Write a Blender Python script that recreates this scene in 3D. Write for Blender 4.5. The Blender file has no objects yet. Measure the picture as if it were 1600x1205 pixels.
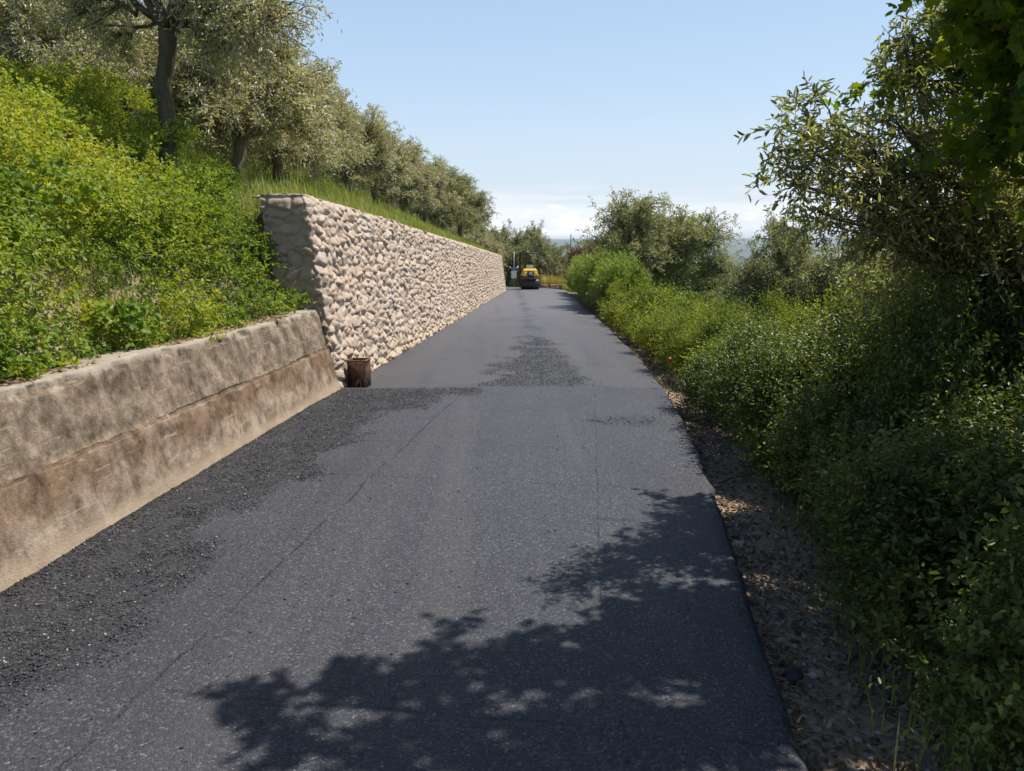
import bpy, math, random
import numpy as np
from math import radians as RAD, sin, cos, tan, pi
from mathutils import Vector, Matrix

scene = bpy.context.scene
COL = scene.collection

# ------------------------------------------------------------------ camera
EYE = 1.6
PITCH = RAD(10.6)
FPX = 1200.0
cam_d = bpy.data.cameras.new("camera")
cam = bpy.data.objects.new("camera", cam_d)
COL.objects.link(cam)
cam.location = (0, 0, EYE)
cam.rotation_euler = (RAD(90) - PITCH, 0, 0)
cam_d.sensor_fit = 'HORIZONTAL'
cam_d.sensor_width = 36.0
cam_d.lens = 27.0
cam_d.clip_start = 0.05
cam_d.clip_end = 40000
scene.camera = cam

# ------------------------------------------------------------------ sun and sky
SUN_EL, SUN_AZ = RAD(62), RAD(70)          # azimuth from +Y towards +X
SUN = Vector((cos(SUN_EL) * sin(SUN_AZ), cos(SUN_EL) * cos(SUN_AZ), sin(SUN_EL)))
sd = bpy.data.lights.new("sun", 'SUN')
sd.energy = 5.0
sd.angle = RAD(0.53)
sd.color = (1.0, 0.94, 0.86)
so = bpy.data.objects.new("sun", sd)
COL.objects.link(so)
so.rotation_euler = (-SUN).to_track_quat('-Z', 'Y').to_euler()
so.location = (20, 10, 30)

world = bpy.data.worlds.new("World")
scene.world = world
world.use_nodes = True
wt = world.node_tree
wt.nodes.clear()


def N(t, typ, **kw):
    n = t.nodes.new(typ)
    for k, v in kw.items():
        if k.startswith('i_'):
            k = k[2:]
            n.inputs[int(k) if k.isdigit() else k].default_value = v
        else:
            setattr(n, k, v)
    return n


def LK(t, a, b):
    t.links.new(a, b)


def mathn(t, op, a, b=None, c=None, clamp=False):
    n = t.nodes.new('ShaderNodeMath')
    n.operation = op
    n.use_clamp = clamp
    for i, v in enumerate((a, b, c)):
        if v is None:
            continue
        if isinstance(v, (int, float)):
            n.inputs[i].default_value = v
        else:
            t.links.new(v, n.inputs[i])
    return n.outputs[0]


def mixc(t, f, a, b, typ='MIX'):
    n = t.nodes.new('ShaderNodeMix')
    n.data_type = 'RGBA'
    n.blend_type = typ
    for i, v in ((0, f), (6, a), (7, b)):
        if isinstance(v, (int, float)):
            n.inputs[i].default_value = v
        elif isinstance(v, tuple):
            n.inputs[i].default_value = v if len(v) == 4 else v + (1,)
        else:
            t.links.new(v, n.inputs[i])
    return n.outputs[2]


def ramp(t, f, stops, interp='LINEAR'):
    n = t.nodes.new('ShaderNodeValToRGB')
    n.color_ramp.interpolation = interp
    el = n.color_ramp.elements
    while len(el) < len(stops):
        el.new(0.5)
    for e, (p, c) in zip(el, stops):
        e.position = p
        e.color = c if len(c) == 4 else tuple(c) + (1,)
    t.links.new(f, n.inputs[0])
    return n.outputs[0]


def smooth(t, v, a, b):
    n = t.nodes.new('ShaderNodeMapRange')
    n.interpolation_type = 'SMOOTHSTEP'
    t.links.new(v, n.inputs[0])
    n.inputs[1].default_value = a
    n.inputs[2].default_value = b
    return n.outputs[0]


sky = N(wt, 'ShaderNodeTexSky')
sky.sky_type = 'NISHITA'
sky.sun_disc = False
sky.sun_elevation = SUN_EL
sky.sun_rotation = SUN_AZ
sky.altitude = 150
sky.air_density = 1.15
sky.dust_density = 2.6
sky.ozone_density = 1.4
tc = N(wt, 'ShaderNodeTexCoord')
sep = N(wt, 'ShaderNodeSeparateXYZ')
LK(wt, tc.outputs['Generated'], sep.inputs[0])
mp = N(wt, 'ShaderNodeMapping')
mp.inputs['Scale'].default_value = (17, 17, 42)
mp.inputs['Location'].default_value = (3.1, 0.4, 1.7)
LK(wt, tc.outputs['Generated'], mp.inputs[0])
nz = N(wt, 'ShaderNodeTexNoise', i_Scale=1.0, i_Detail=7.0, i_Roughness=0.55)
LK(wt, mp.outputs[0], nz.inputs['Vector'])
# cumulus bank low over the far hills
hgt = mathn(wt, 'MULTIPLY', mathn(wt, 'SUBTRACT', 0.046, sep.outputs[2]), 6.0)
azm = mathn(wt, 'MULTIPLY', mathn(wt, 'ABSOLUTE', mathn(wt, 'SUBTRACT', sep.outputs[0], 0.10)), 1.2)
cd = mathn(wt, 'SUBTRACT', mathn(wt, 'ADD', nz.outputs[0], hgt), azm)
cum = mathn(wt, 'MULTIPLY', smooth(wt, cd, 0.47, 0.62), 0.85)
mp2 = N(wt, 'ShaderNodeMapping')
mp2.inputs['Scale'].default_value = (1.6, 1.6, 26)
LK(wt, tc.outputs['Generated'], mp2.inputs[0])
nz2 = N(wt, 'ShaderNodeTexNoise', i_Scale=1.0, i_Detail=5.0, i_Roughness=0.5)
LK(wt, mp2.outputs[0], nz2.inputs['Vector'])
veil = mathn(wt, 'MULTIPLY', smooth(wt, mathn(wt, 'SUBTRACT', nz2.outputs[0], mathn(wt, 'MULTIPLY', sep.outputs[2], 3.4)), 0.26, 0.55), 0.8)
puff = ramp(wt, nz.outputs[0], [(0.38, (7.8, 8.3, 9.0)), (0.60, (11.5, 11.4, 11.3))])
# thin bright summer haze aloft, whiter towards the horizon
aloft = ramp(wt, sep.outputs[2], [(0.0, (7.0, 7.6, 8.2)), (0.08, (6.0, 7.2, 8.4)), (0.2, (4.4, 6.0, 8.0)), (0.36, (3.1, 4.7, 7.1)), (0.5, (.8, 1.6, 3.2)), (1.0, (.25, .6, 1.7))])
c0 = mixc(wt, 0.8, sky.outputs[0], aloft)
c1 = mixc(wt, veil, c0, (8.4, 8.8, 9.2))
c2 = mixc(wt, cum, c1, puff)
# below the horizon: keep the horizon's colour
bg = N(wt, 'ShaderNodeBackground')
bg.inputs['Strength'].default_value = 0.10
LK(wt, c2, bg.inputs[0])
wo = N(wt, 'ShaderNodeOutputWorld')
LK(wt, bg.outputs[0], wo.inputs[0])

scene.view_settings.view_transform = 'Standard'
scene.view_settings.look = 'None'
scene.view_settings.exposure = 0.35
scene.view_settings.gamma = 1.0
scene.render.engine = 'CYCLES'
cy = scene.cycles
cy.max_bounces = 7
cy.diffuse_bounces = 4
cy.glossy_bounces = 2
cy.transmission_bounces = 4
cy.volume_bounces = 0
cy.caustics_reflective = False
cy.caustics_refractive = False
cy.use_denoising = True
cy.sample_clamp_indirect = 6.0

# ------------------------------------------------------------------ numeric helpers
rng = np.random.default_rng(11)


def nrm(a):
    return a / np.maximum(np.linalg.norm(a, axis=-1, keepdims=True), 1e-9)


def _hash(ix, iy, seed):
    h = (ix.astype(np.int64) * 374761393 + iy.astype(np.int64) * 668265263 + seed * 1442695041) & 0xFFFFFFFF
    h = ((h ^ (h >> 13)) * 1274126177) & 0xFFFFFFFF
    h = h ^ (h >> 16)
    return (h & 0xFFFFFF) / float(0xFFFFFF)


def vnoise(x, y, seed=0):
    x = np.asarray(x, float)
    y = np.asarray(y, float)
    x, y = np.broadcast_arrays(x, y)
    ix, iy = np.floor(x), np.floor(y)
    fx, fy = x - ix, y - iy
    fx = fx * fx * (3 - 2 * fx)
    fy = fy * fy * (3 - 2 * fy)
    a = _hash(ix, iy, seed)
    b = _hash(ix + 1, iy, seed)
    c = _hash(ix, iy + 1, seed)
    d = _hash(ix + 1, iy + 1, seed)
    return (a * (1 - fx) + b * fx) * (1 - fy) + (c * (1 - fx) + d * fx) * fy


def fbm(x, y, seed=0, octv=4):
    s, a, t = 0, 1.0, 0
    for o in range(octv):
        s = s + a * vnoise(x * 2 ** o, y * 2 ** o, seed + o * 17)
        t += a
        a *= 0.5
    return s / t


def sstep(a, b, x):
    t = np.clip((np.asarray(x, float) - a) / (b - a), 0, 1)
    return t * t * (3 - 2 * t)


# ------------------------------------------------------------------ mesh helpers
def tag(o, label=None, cat=None, group=None, kind=None):
    if label:
        o['label'] = label
    if cat:
        o['category'] = cat
    if group:
        o['group'] = group
    if kind:
        o['kind'] = kind
    return o


def mesh(name, V, F, mat, smooth=False, attrs=None):
    """V (n,3); F an (m,k) array or a list of such arrays."""
    V = np.asarray(V, np.float32)
    if not isinstance(F, list):
        F = [F]
    F = [np.asarray(f, np.int32) for f in F if len(f)]
    me = bpy.data.meshes.new(name)
    me.vertices.add(len(V))
    me.vertices.foreach_set('co', V.ravel())
    tot = sum(f.size for f in F)
    me.loops.add(tot)
    me.loops.foreach_set('vertex_index', np.concatenate([f.ravel() for f in F]))
    cnt = np.concatenate([np.full(len(f), f.shape[1], np.int32) for f in F])
    st = np.concatenate([[0], np.cumsum(cnt)[:-1]]).astype(np.int32)
    me.polygons.add(len(cnt))
    me.polygons.foreach_set('loop_start', st)
    if smooth:
        me.polygons.foreach_set('use_smooth', np.ones(len(cnt), bool))
    if attrs:
        for k, a in attrs.items():
            at = me.attributes.new(k, 'FLOAT', 'POINT')
            at.data.foreach_set('value', np.asarray(a, np.float32))
    me.update(calc_edges=True)
    me.validate()
    if mat:
        for m in (mat if isinstance(mat, (list, tuple)) else [mat]):
            me.materials.append(m)
    return me


def ob(name, me, parent=None, loc=None):
    o = bpy.data.objects.new(name, me)
    COL.objects.link(o)
    if parent is not None:
        o.parent = parent
    if loc is not None:
        o.location = loc
    return o


def empty(name, loc=(0, 0, 0), rz=0.0, scale=None):
    o = bpy.data.objects.new(name, None)
    COL.objects.link(o)
    o.empty_display_size = 0.2
    o.location = loc
    o.rotation_euler = (0, 0, rz)
    if scale is not None:
        o.scale = scale if hasattr(scale, '__len__') else (scale,) * 3
    return o


class Geo:
    """Collects vertices and faces for ONE mesh."""

    def __init__(s):
        s.V, s.F, s.n, s.A = [], {}, 0, []

    def add(s, V, F, a=0.5):
        V = np.asarray(V, float)
        s.V.append(V)
        s.A.append(np.full(len(V), a) if np.isscalar(a) else np.asarray(a))
        for f in (F if isinstance(F, list) else [F]):
            f = np.asarray(f, int)
            if len(f):
                s.F.setdefault(f.shape[1], []).append(f + s.n)
        s.n += len(V)

    def box(s, c, d, rot=None, bev=0.0):
        c, d = np.array(c, float), np.array(d, float) / 2
        if bev <= 0:
            V = np.array([[x, y, z] for x in (-1, 1) for y in (-1, 1) for z in (-1, 1)], float) * d
            F = [[0, 1, 3, 2], [4, 6, 7, 5], [0, 4, 5, 1], [2, 3, 7, 6], [0, 2, 6, 4], [1, 5, 7, 3]]
            if rot is not None:
                V = V @ np.array(rot).T
            s.add(V + c, np.array(F))
            return s
        bm = bmesh_box(d, bev)
        V, F3, F4 = bm
        if rot is not None:
            V = V @ np.array(rot).T
        s.add(V + c, [F3, F4])
        return s

    def tube(s, P, R, n=8, cap=True, a=0.5):
        P = np.asarray(P, float)
        R = np.broadcast_to(np.asarray(R, float), (len(P),))
        T = np.gradient(P, axis=0)
        T = nrm(T)
        ref = np.array([0.0, 0, 1]) if abs(T[0][2]) < 0.9 else np.array([1.0, 0, 0])
        u = nrm(np.cross(ref, T[0]))
        an = np.arange(n) * 2 * pi / n
        VV = []
        for i in range(len(P)):
            u = nrm(u - T[i] * np.dot(u, T[i]))
            w = np.cross(T[i], u)
            VV.append(P[i] + R[i] * (np.cos(an)[:, None] * u + np.sin(an)[:, None] * w))
        V = np.concatenate(VV)
        i0 = np.arange(len(P) - 1)[:, None] * n
        j = np.arange(n)[None]
        j2 = (j + 1) % n
        F = np.stack([i0 + j, i0 + j2, i0 + n + j2, i0 + n + j], -1).reshape(-1, 4)
        s.add(V, F, a)
        if cap and n == 8:
            b = s.n - len(V)
            for base, rev in ((b, True), (b + (len(P) - 1) * n, False)):
                q = np.array([[0, 1, 2, 3], [0, 3, 4, 7], [4, 5, 6, 7]])
                if rev:
                    q = q[:, ::-1]
                s.F.setdefault(4, []).append(q + base)
        elif cap:
            b = s.n - len(V)
            s.F.setdefault(n, []).append(np.array([np.arange(n)[::-1] + b, np.arange(n) + b + (len(P) - 1) * n]))
        return s

    def mesh(s, name, mat, smooth=False):
        return mesh(name, np.concatenate(s.V), [np.concatenate(f) for f in s.F.values()], mat, smooth,
                    {'v': np.concatenate(s.A)})

    def build(s, name, mat, parent=None, smooth=False, loc=None):
        return ob(name, s.mesh(name, mat, smooth), parent, loc)


def bmesh_box(d, bev):
    import bmesh
    bm = bmesh.new()
    bmesh.ops.create_cube(bm, size=2)
    for v in bm.verts:
        v.co = Vector((v.co.x * d[0], v.co.y * d[1], v.co.z * d[2]))
    bmesh.ops.bevel(bm, geom=bm.edges[:], offset=bev, segments=2, affect='EDGES', profile=0.6)
    bm.verts.ensure_lookup_table()
    V = np.array([v.co[:] for v in bm.verts])
    F3 = np.array([[v.index for v in f.verts] for f in bm.faces if len(f.verts) == 3]).reshape(-1, 3)
    F4 = np.array([[v.index for v in f.verts] for f in bm.faces if len(f.verts) == 4]).reshape(-1, 4)
    bm.free()
    return V, F3.astype(int), F4.astype(int)


# ------------------------------------------------------------------ the lie of the land
LY = np.array([-12, -5, 2.0, 3.24, 8.2, 20, 46, 60, 90.])
LX = np.array([-3.7, -3.05, -2.43, -2.32, -1.88, -1.41, -0.38, 0.17, 1.3])
RY = np.array([-12, -5, 0, 2.1, 3.5, 5.2, 7, 11.2, 19, 44, 60, 90.])
RX = np.array([-0.9, -0.1, 0.55, 0.86, 1.09, 1.33, 1.55, 1.87, 2.2, 3.12, 3.7, 4.8])


def Lx(y):
    return np.interp(y, LY, LX)


def Rx(y):
    return np.interp(y, RY, RX)


def zr(y):
    """height of the road along its run: level, then 3.4% down"""
    y = np.asarray(y, float)
    t = np.clip(y - 7.0, 0, None)
    base = -0.034 * (t - 1.5 * (1 - np.exp(-t / 1.5)))
    far = np.clip(y - 58, 0, None)
    return base + far * 0.034


BEND = np.array([(1.37, 44), (1.42, 47), (1.0, 50.2), (-0.5, 53.2), (-3.2, 55.4), (-7.5, 56.8), (-14, 57.8), (-30, 59),
                 (-90, 60), (-400, 60)], float)
HW = 1.76


def bend_dist(x, y):
    """signed distance to the bend's centre line (left positive)"""
    best = np.full(np.shape(x), 1e9)
    sg = np.zeros(np.shape(x))
    pts = np.vstack([[1.37 - 0.04 * 60, -16.0], BEND])
    for a, b in zip(pts[:-1], pts[1:]):
        e = b - a
        t = np.clip(((x - a[0]) * e[0] + (y - a[1]) * e[1]) / (e @ e), 0, 1)
        dx, dy = x - (a[0] + t * e[0]), y - (a[1] + t * e[1])
        d = np.hypot(dx, dy)
        cr = e[0] * dy - e[1] * dx
        m = d < best - 1e-9
        best = np.where(m, d, best)
        sg = np.where(m, np.sign(cr), sg)
    return best, sg


def side(x, y):
    """distance beyond the left edge, distance beyond the right edge (negative on the road side)"""
    x = np.asarray(x, float)
    y = np.asarray(y, float)
    dl, dr = Lx(y) - x, x - Rx(y)
    b, sg = bend_dist(x, y)
    bl = sg * b - HW
    br = -sg * b - HW
    w = sstep(42, 46, y)
    return dl * (1 - w) + bl * w, dr * (1 - w) + br * w


def terr(x, y):
    x = np.asarray(x, float)
    y = np.asarray(y, float)
    dl, dr = side(x, y)
    z0 = zr(y)
    # left bank: behind the low concrete wall / behind the tall stone wall
    kd = [-1, 0, .33, .40, .60, .85, 1.3, 2.0, 3.3, 5, 8, 20, 60, 200, 3000]
    zc = [-.08, -.06, -.06, .80, .86, 1.20, 1.58, 1.88, 2.20, 2.6, 3.4, 7.2, 12, 14, 16]
    zs = [-.08, -.06, -.06, 1.95, 2.02, 2.12, 2.35, 2.68, 3.30, 4.10, 5.5, 9.0, 12, 14, 16]
    zn = [-.08, -.06, -.06, 1.95, 2.02, 2.06, 2.20, 2.42, 2.80, 3.20, 4.1, 8.0, 12, 14, 16]
    ze = [-.08, -.06, .02, .1, .4, .8, 1.3, 1.9, 2.6, 3.4, 4.9, 8.5, 12, 14, 16]
    wS = np.where(dl < .9, sstep(8.15, 8.75, y), sstep(8.15 - 2.2 * np.clip(dl - .9, 0, 1), 8.75 + 3 * np.clip(dl - .9, 0, 1), y))
    wE = sstep(45.6, 47.5, y)
    zl = np.interp(dl, kd, zc) * (1 - wS) + (np.interp(dl, kd, zs) * sstep(12, 22, y) + np.interp(dl, kd, zn) * (1 - sstep(12, 22, y))) * wS
    zl = zl * (1 - wE) + np.interp(dl, kd, ze) * wE
    zl = zl + (fbm(x * .9, y * .9, 5, 3) - .5) * .35 * sstep(.8, 2.5, dl)
    # right side: verge, then downhill
    kr = [-1, 0, .10, .5, 1.2, 3, 8, 20, 60, 200, 500, 1500, 60000]
    zrr = [-.08, -.07, -.09, -.12, -.22, -.7, -1.7, -4.0, -12, -42, -62, -72, -72]
    zri = np.interp(dr, kr, zrr) + (fbm(x * 1.3, y * 1.3, 9, 3) - .5) * (.10 * sstep(.15, .6, dr) + .5 * sstep(2, 8, dr))
    zri = zri + (fbm(x * .02, y * .02, 3, 3) - .5) * 8 * sstep(80, 500, dr)
    rr = np.hypot(x, y)
    rid = sstep(5200, 8600, rr) * (84 + 40 * fbm(x * .0006 + 3, y * .0006, 41, 3))
    rid = rid * (0.86 + .28 * fbm(np.arctan2(x, y) * 7 + 9, 0 * x, 77, 3))
    zri = zri + rid
    # gentle swells of the plain
    zri = zri + sstep(1500, 3000, rr) * (fbm(x * .0011, y * .0011, 61, 3) - .5) * 34
    z = np.where(dl > dr, zl, zri)
    z0 = z0 * (1 - sstep(200, 1500, rr))
    return z0 + z


def W(px, py, Y):
    """world point seen at pixel (px,py of 1600x1205) at forward distance Y"""
    dx = (px - 800) / FPX
    up = (602.5 - py) / FPX
    yy = cos(PITCH) + up * sin(PITCH)
    zz = -sin(PITCH) + up * cos(PITCH)
    t = Y / yy
    return np.array([dx * t, Y, EYE + zz * t])


# ------------------------------------------------------------------ materials
def new_mat(name):
    m = bpy.data.materials.new(name)
    m.use_nodes = True
    t = m.node_tree
    t.nodes.clear()
    out = t.nodes.new('ShaderNodeOutputMaterial')
    return m, t, out


def principled(t, out, **kw):
    p = t.nodes.new('ShaderNodeBsdfPrincipled')
    for k, v in kw.items():
        k = {'col': 'Base Color', 'rough': 'Roughness', 'metal': 'Metallic', 'spec': 'Specular IOR Level'}[k]
        if isinstance(v, (int, float, tuple)):
            p.inputs[k].default_value = v if not isinstance(v, tuple) or len(v) == 4 else v + (1,)
        else:
            t.links.new(v, p.inputs[k])
    t.links.new(p.outputs[0], out.inputs[0])
    return p


def coords(t, scale=(1, 1, 1), kind='Object'):
    c = t.nodes.new('ShaderNodeTexCoord')
    m = t.nodes.new('ShaderNodeMapping')
    m.inputs['Scale'].default_value = scale
    t.links.new(c.outputs[kind], m.inputs[0])
    return m.outputs[0]


def noise(t, vec, scale, detail=4, rough=0.55):
    n = N(t, 'ShaderNodeTexNoise', i_Scale=scale, i_Detail=detail, i_Roughness=rough)
    t.links.new(vec, n.inputs['Vector'])
    return n.outputs[0]


def bump(t, h, dist, strength=1.0, prev=None):
    b = t.nodes.new('ShaderNodeBump')
    b.inputs['Distance'].default_value = dist
    b.inputs['Strength'].default_value = strength
    t.links.new(h, b.inputs['Height'])
    if prev is not None:
        t.links.new(prev, b.inputs['Normal'])
    return b.outputs[0]


def attr(t, name):
    a = t.nodes.new('ShaderNodeAttribute')
    a.attribute_name = name
    return a.outputs['Fac']


def leaf_mat(name, stops, trans=0.35, rough=0.42, spec=0.35, back=None, clump=1.4, warm=None):
    m, t, out = new_mat(name)
    v = attr(t, 'v')
    co = coords(t)
    n = noise(t, co, clump, 2)
    f = mathn(t, 'ADD', mathn(t, 'MULTIPLY', v, 0.6), mathn(t, 'MULTIPLY', mathn(t, 'SUBTRACT', n, 0.3), 1.0), clamp=True)
    col = ramp(t, f, stops)
    if warm:
        col = mixc(t, smooth(t, v, 0.93, 0.97), col, warm)
    tcol = mixc(t, 1.0, col, (1.4, 1.25, .5), 'MULTIPLY')
    if back:
        g = t.nodes.new('ShaderNodeNewGeometry')
        col = mixc(t, g.outputs['Backfacing'], col, back)
    p = t.nodes.new('ShaderNodeBsdfPrincipled')
    t.links.new(col, p.inputs['Base Color'])
    p.inputs['Roughness'].default_value = rough
    p.inputs['Specular IOR Level'].default_value = spec
    tr = t.nodes.new('ShaderNodeBsdfTranslucent')
    t.links.new(tcol, tr.inputs[0])
    mx = t.nodes.new('ShaderNodeMixShader')
    mx.inputs[0].default_value = trans
    t.links.new(p.outputs[0], mx.inputs[1])
    t.links.new(tr.outputs[0], mx.inputs[2])
    t.links.new(mx.outputs[0], out.inputs[0])
    return m


def bark_mat(name, c1, c2):
    m, t, out = new_mat(name)
    co = coords(t, (1, 1, .35))
    n = noise(t, co, 16, 6, .65)
    n2 = noise(t, co, 3, 3)
    col = mixc(t, n2, ramp(t, n, [(.3, c1), (.68, c2)]), (.16, .15, .10), 'MIX')
    col = mixc(t, 0.45, ramp(t, n, [(.3, c1), (.68, c2)]), col)
    p = principled(t, out, col=col, rough=.9, spec=.2)
    LK(t, bump(t, n, .03, 0.9), p.inputs['Normal'])
    return m


def plain_mat(name, col, rough=.6, metal=0.0, spec=.5, dirt=None, dscale=8, dlo=.45, dhi=.7):
    m, t, out = new_mat(name)
    c = col
    if dirt:
        n = noise(t, coords(t), dscale, 6, .62)
        c = mixc(t, smooth(t, n, dlo, dhi), col, dirt)
    principled(t, out, col=c, rough=rough, metal=metal, spec=spec)
    return m


M = {}
M['olive'] = leaf_mat('olive_leaf', [(.1, (.16, .18, .11)), (.5, (.31, .325, .22)), (.95, (.52, .52, .39))],
                      trans=.45, rough=.36, spec=.6, back=(.56, .55, .45), clump=1.1)
M['olive_green'] = leaf_mat('olive_leaf_green', [(.1, (.12, .15, .07)), (.5, (.23, .26, .125)), (.95, (.40, .42, .24))],
                            trans=.42, rough=.42, spec=.5, back=(.38, .40, .27), clump=1.1)
M['olive_near'] = leaf_mat('olive_leaf_near', [(.1, (.10, .14, .05)), (.5, (.21, .25, .10)), (.95, (.40, .42, .22))],
                           trans=.55, rough=.33, spec=.6, back=(.30, .31, .20), clump=1.5, warm=(.32, .21, .10))
M['broad'] = leaf_mat('broad_leaf', [(.1, (.06, .12, .012)), (.5, (.12, .20, .016)), (.95, (.28, .33, .025))],
                      trans=.65, rough=.5, spec=.3, clump=1.3, warm=(.24, .17, .02))
M['bramble'] = leaf_mat('bramble_leaf', [(.08, (.06, .135, .024)), (.34, (.14, .235, .032)), (.55, (.30, .37, .045)), (.88, (.54, .52, .08))],
                        trans=.42, rough=.55, spec=.3, clump=.9, warm=(.30, .24, .08))
M['hedge'] = leaf_mat('hedge_leaf', [(.08, (.045, .09, .018)), (.32, (.12, .18, .026)), (.58, (.25, .30, .038)), (.9, (.42, .43, .07))],
                      trans=.38, rough=.55, spec=.25, clump=1.5, warm=(.26, .24, .06))
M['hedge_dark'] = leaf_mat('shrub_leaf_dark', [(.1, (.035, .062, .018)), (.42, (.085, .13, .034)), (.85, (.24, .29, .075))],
                           trans=.35, rough=.42, spec=.35, clump=1.5, warm=(.20, .16, .05))  # darker hedge leaf for the stretch under the trees, shade put into its colour
M['cane'] = leaf_mat('cane_leaf', [(.1, (.15, .25, .06)), (.5, (.26, .37, .10)), (.95, (.40, .48, .18))],
                     trans=.35, rough=.5, spec=.35, clump=1.0)
M['far'] = leaf_mat('far_leaf', [(.1, (.035, .06, .02)), (.5, (.065, .09, .03)), (.95, (.11, .13, .05))],
                    trans=.25, rough=.6, spec=.2, clump=.3)
M['red'] = leaf_mat('red_leaf', [(.1, (.09, .04, .018)), (.5, (.17, .068, .03)), (.95, (.21, .12, .05))],
                    trans=.3, rough=.5, spec=.3, clump=1.0)
M['grass'] = leaf_mat('grass_blade', [(.1, (.11, .19, .035)), (.4, (.22, .30, .06)), (.7, (.38, .40, .12)), (.95, (.56, .50, .26))],
                      trans=.35, rough=.6, spec=.3, clump=.5)
M['drygrass'] = leaf_mat('dry_grass', [(.1, (.24, .26, .06)), (.5, (.38, .34, .10)), (.95, (.52, .40, .20))],
                         trans=.35, rough=.7, spec=.2, clump=.5)
M['litter'] = leaf_mat('litter_leaf', [(.1, (.14, .09, .05)), (.5, (.32, .22, .13)), (.95, (.52, .41, .28))],
                       trans=.15, rough=.8, spec=.2, clump=3)
M['bark'] = bark_mat('olive_bark', (.07, .058, .045), (.27, .235, .18))
M['twig'] = bark_mat('twig_bark', (.05, .04, .025), (.17, .13, .085))

# ------------------------------------------------------------------ leaves and wood generators
T_NARROW = (np.array([[0, 0, 0], [.45, .5, .10], [1, 0, -.06], [.45, -.5, .10]]), np.array([[0, 1, 2], [0, 2, 3]]))
T_OLIVE = (np.array([[0, 0, 0], [.25, .42, .08], [.7, .40, .05], [1, 0, -.08], [.7, -.40, .05], [.25, -.42, .08]]),
           np.array([[0, 1, 2, 3], [0, 3, 4, 5]]))
T_OVATE = (np.array([[0, 0, 0], [.28, .44, .10], [.68, .36, .06], [1, 0, -.10], [.68, -.36, .06], [.28, -.44, .10]]),
           np.array([[0, 1, 2, 3], [0, 3, 4, 5]]))
T_LOBED = (np.array([[0, 0, 0], [.12, .30, .03], [.30, .52, .0], [.42, .30, .04], [.68, .50, -.04], [.74, .24, .0],
                     [1, 0, -.08], [.74, -.24, 0], [.68, -.50, -.04], [.42, -.30, .04], [.30, -.52, 0], [.12, -.30, .03]]),
           np.array([[0, 1, 2, 3], [0, 3, 4, 5], [0, 5, 6, 7], [0, 7, 8, 9], [0, 9, 10, 11]]))


def leaves(P, D, Nn, L, Wd, tmpl, r, vary=None):
    """one leaf per point, all as arrays"""
    n = len(P)
    D = nrm(D)
    S = nrm(np.cross(Nn, D))
    U = np.cross(D, S)
    tv, tf = tmpl
    k = len(tv)
    L = np.broadcast_to(L, (n,))
    Wd = np.broadcast_to(Wd, (n,))
    V = (P[:, None] + tv[None, :, 0:1] * L[:, None, None] * D[:, None] + tv[None, :, 1:2] * Wd[:, None, None] * S[:, None]
         + tv[None, :, 2:3] * L[:, None, None] * U[:, None])
    F = (tf[None] + (np.arange(n) * k)[:, None, None]).reshape(-1, tf.shape[1])
    a = r.random(n) if vary is None else vary
    return V.reshape(-1, 3), F, np.repeat(a, k)


def rdir(r, n):
    return nrm(r.normal(size=(n, 3)))


def twigs(S, D, Ln, per, r, lL, lW, tmpl, droop=0.0, spread=.8, up=.5):
    """leaves in pairs along little twigs. S starts, D directions, Ln lengths"""
    n = len(S)
    D = nrm(D)
    t = (np.arange(per)[None] + r.random((n, per)) * .7 + .3) / per
    side_ = nrm(np.cross(D, rdir(r, n)))
    P = S[:, None] + D[:, None] * (t * Ln[:, None])[..., None]
    P[..., 2] -= droop * (t ** 2) * Ln[:, None]
    sg = np.where(np.arange(per) % 2 == 0, 1, -1)[None, :, None]
    w = np.cross(D, side_)
    ang = (np.arange(per) // 2 * 1.57)[None, :, None] + r.random((n, 1, 1)) * 3
    sd_ = side_[:, None] * np.cos(ang) + w[:, None] * np.sin(ang)
    ld = D[:, None] * (1 - spread * .5) + sd_ * sg * spread + r.normal(size=(n, per, 3)) * .25
    ld[..., 2] -= droop * .5
    nn = r.normal(size=(n, per, 3)) * .55
    nn[..., 2] += up
    sz = (.7 + .6 * r.random((n, per)))
    v = np.clip(r.random((n, 1)) * .6 + r.random((n, per)) * .4, 0, 1)
    return leaves(P.reshape(-1, 3), ld.reshape(-1, 3), nn.reshape(-1, 3), (lL * sz).ravel(), (lW * sz).ravel(), tmpl, r,
                  v.ravel())


def bez(a, b, c, n):
    t = np.linspace(0, 1, n)[:, None]
    return (1 - t) ** 2 * a + 2 * t * (1 - t) * b + t * t * c


def gnarl(P, r, amp):
    P = P.copy()
    P[1:-1] += r.normal(size=(len(P) - 2, 3)) * amp
    return P


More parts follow.
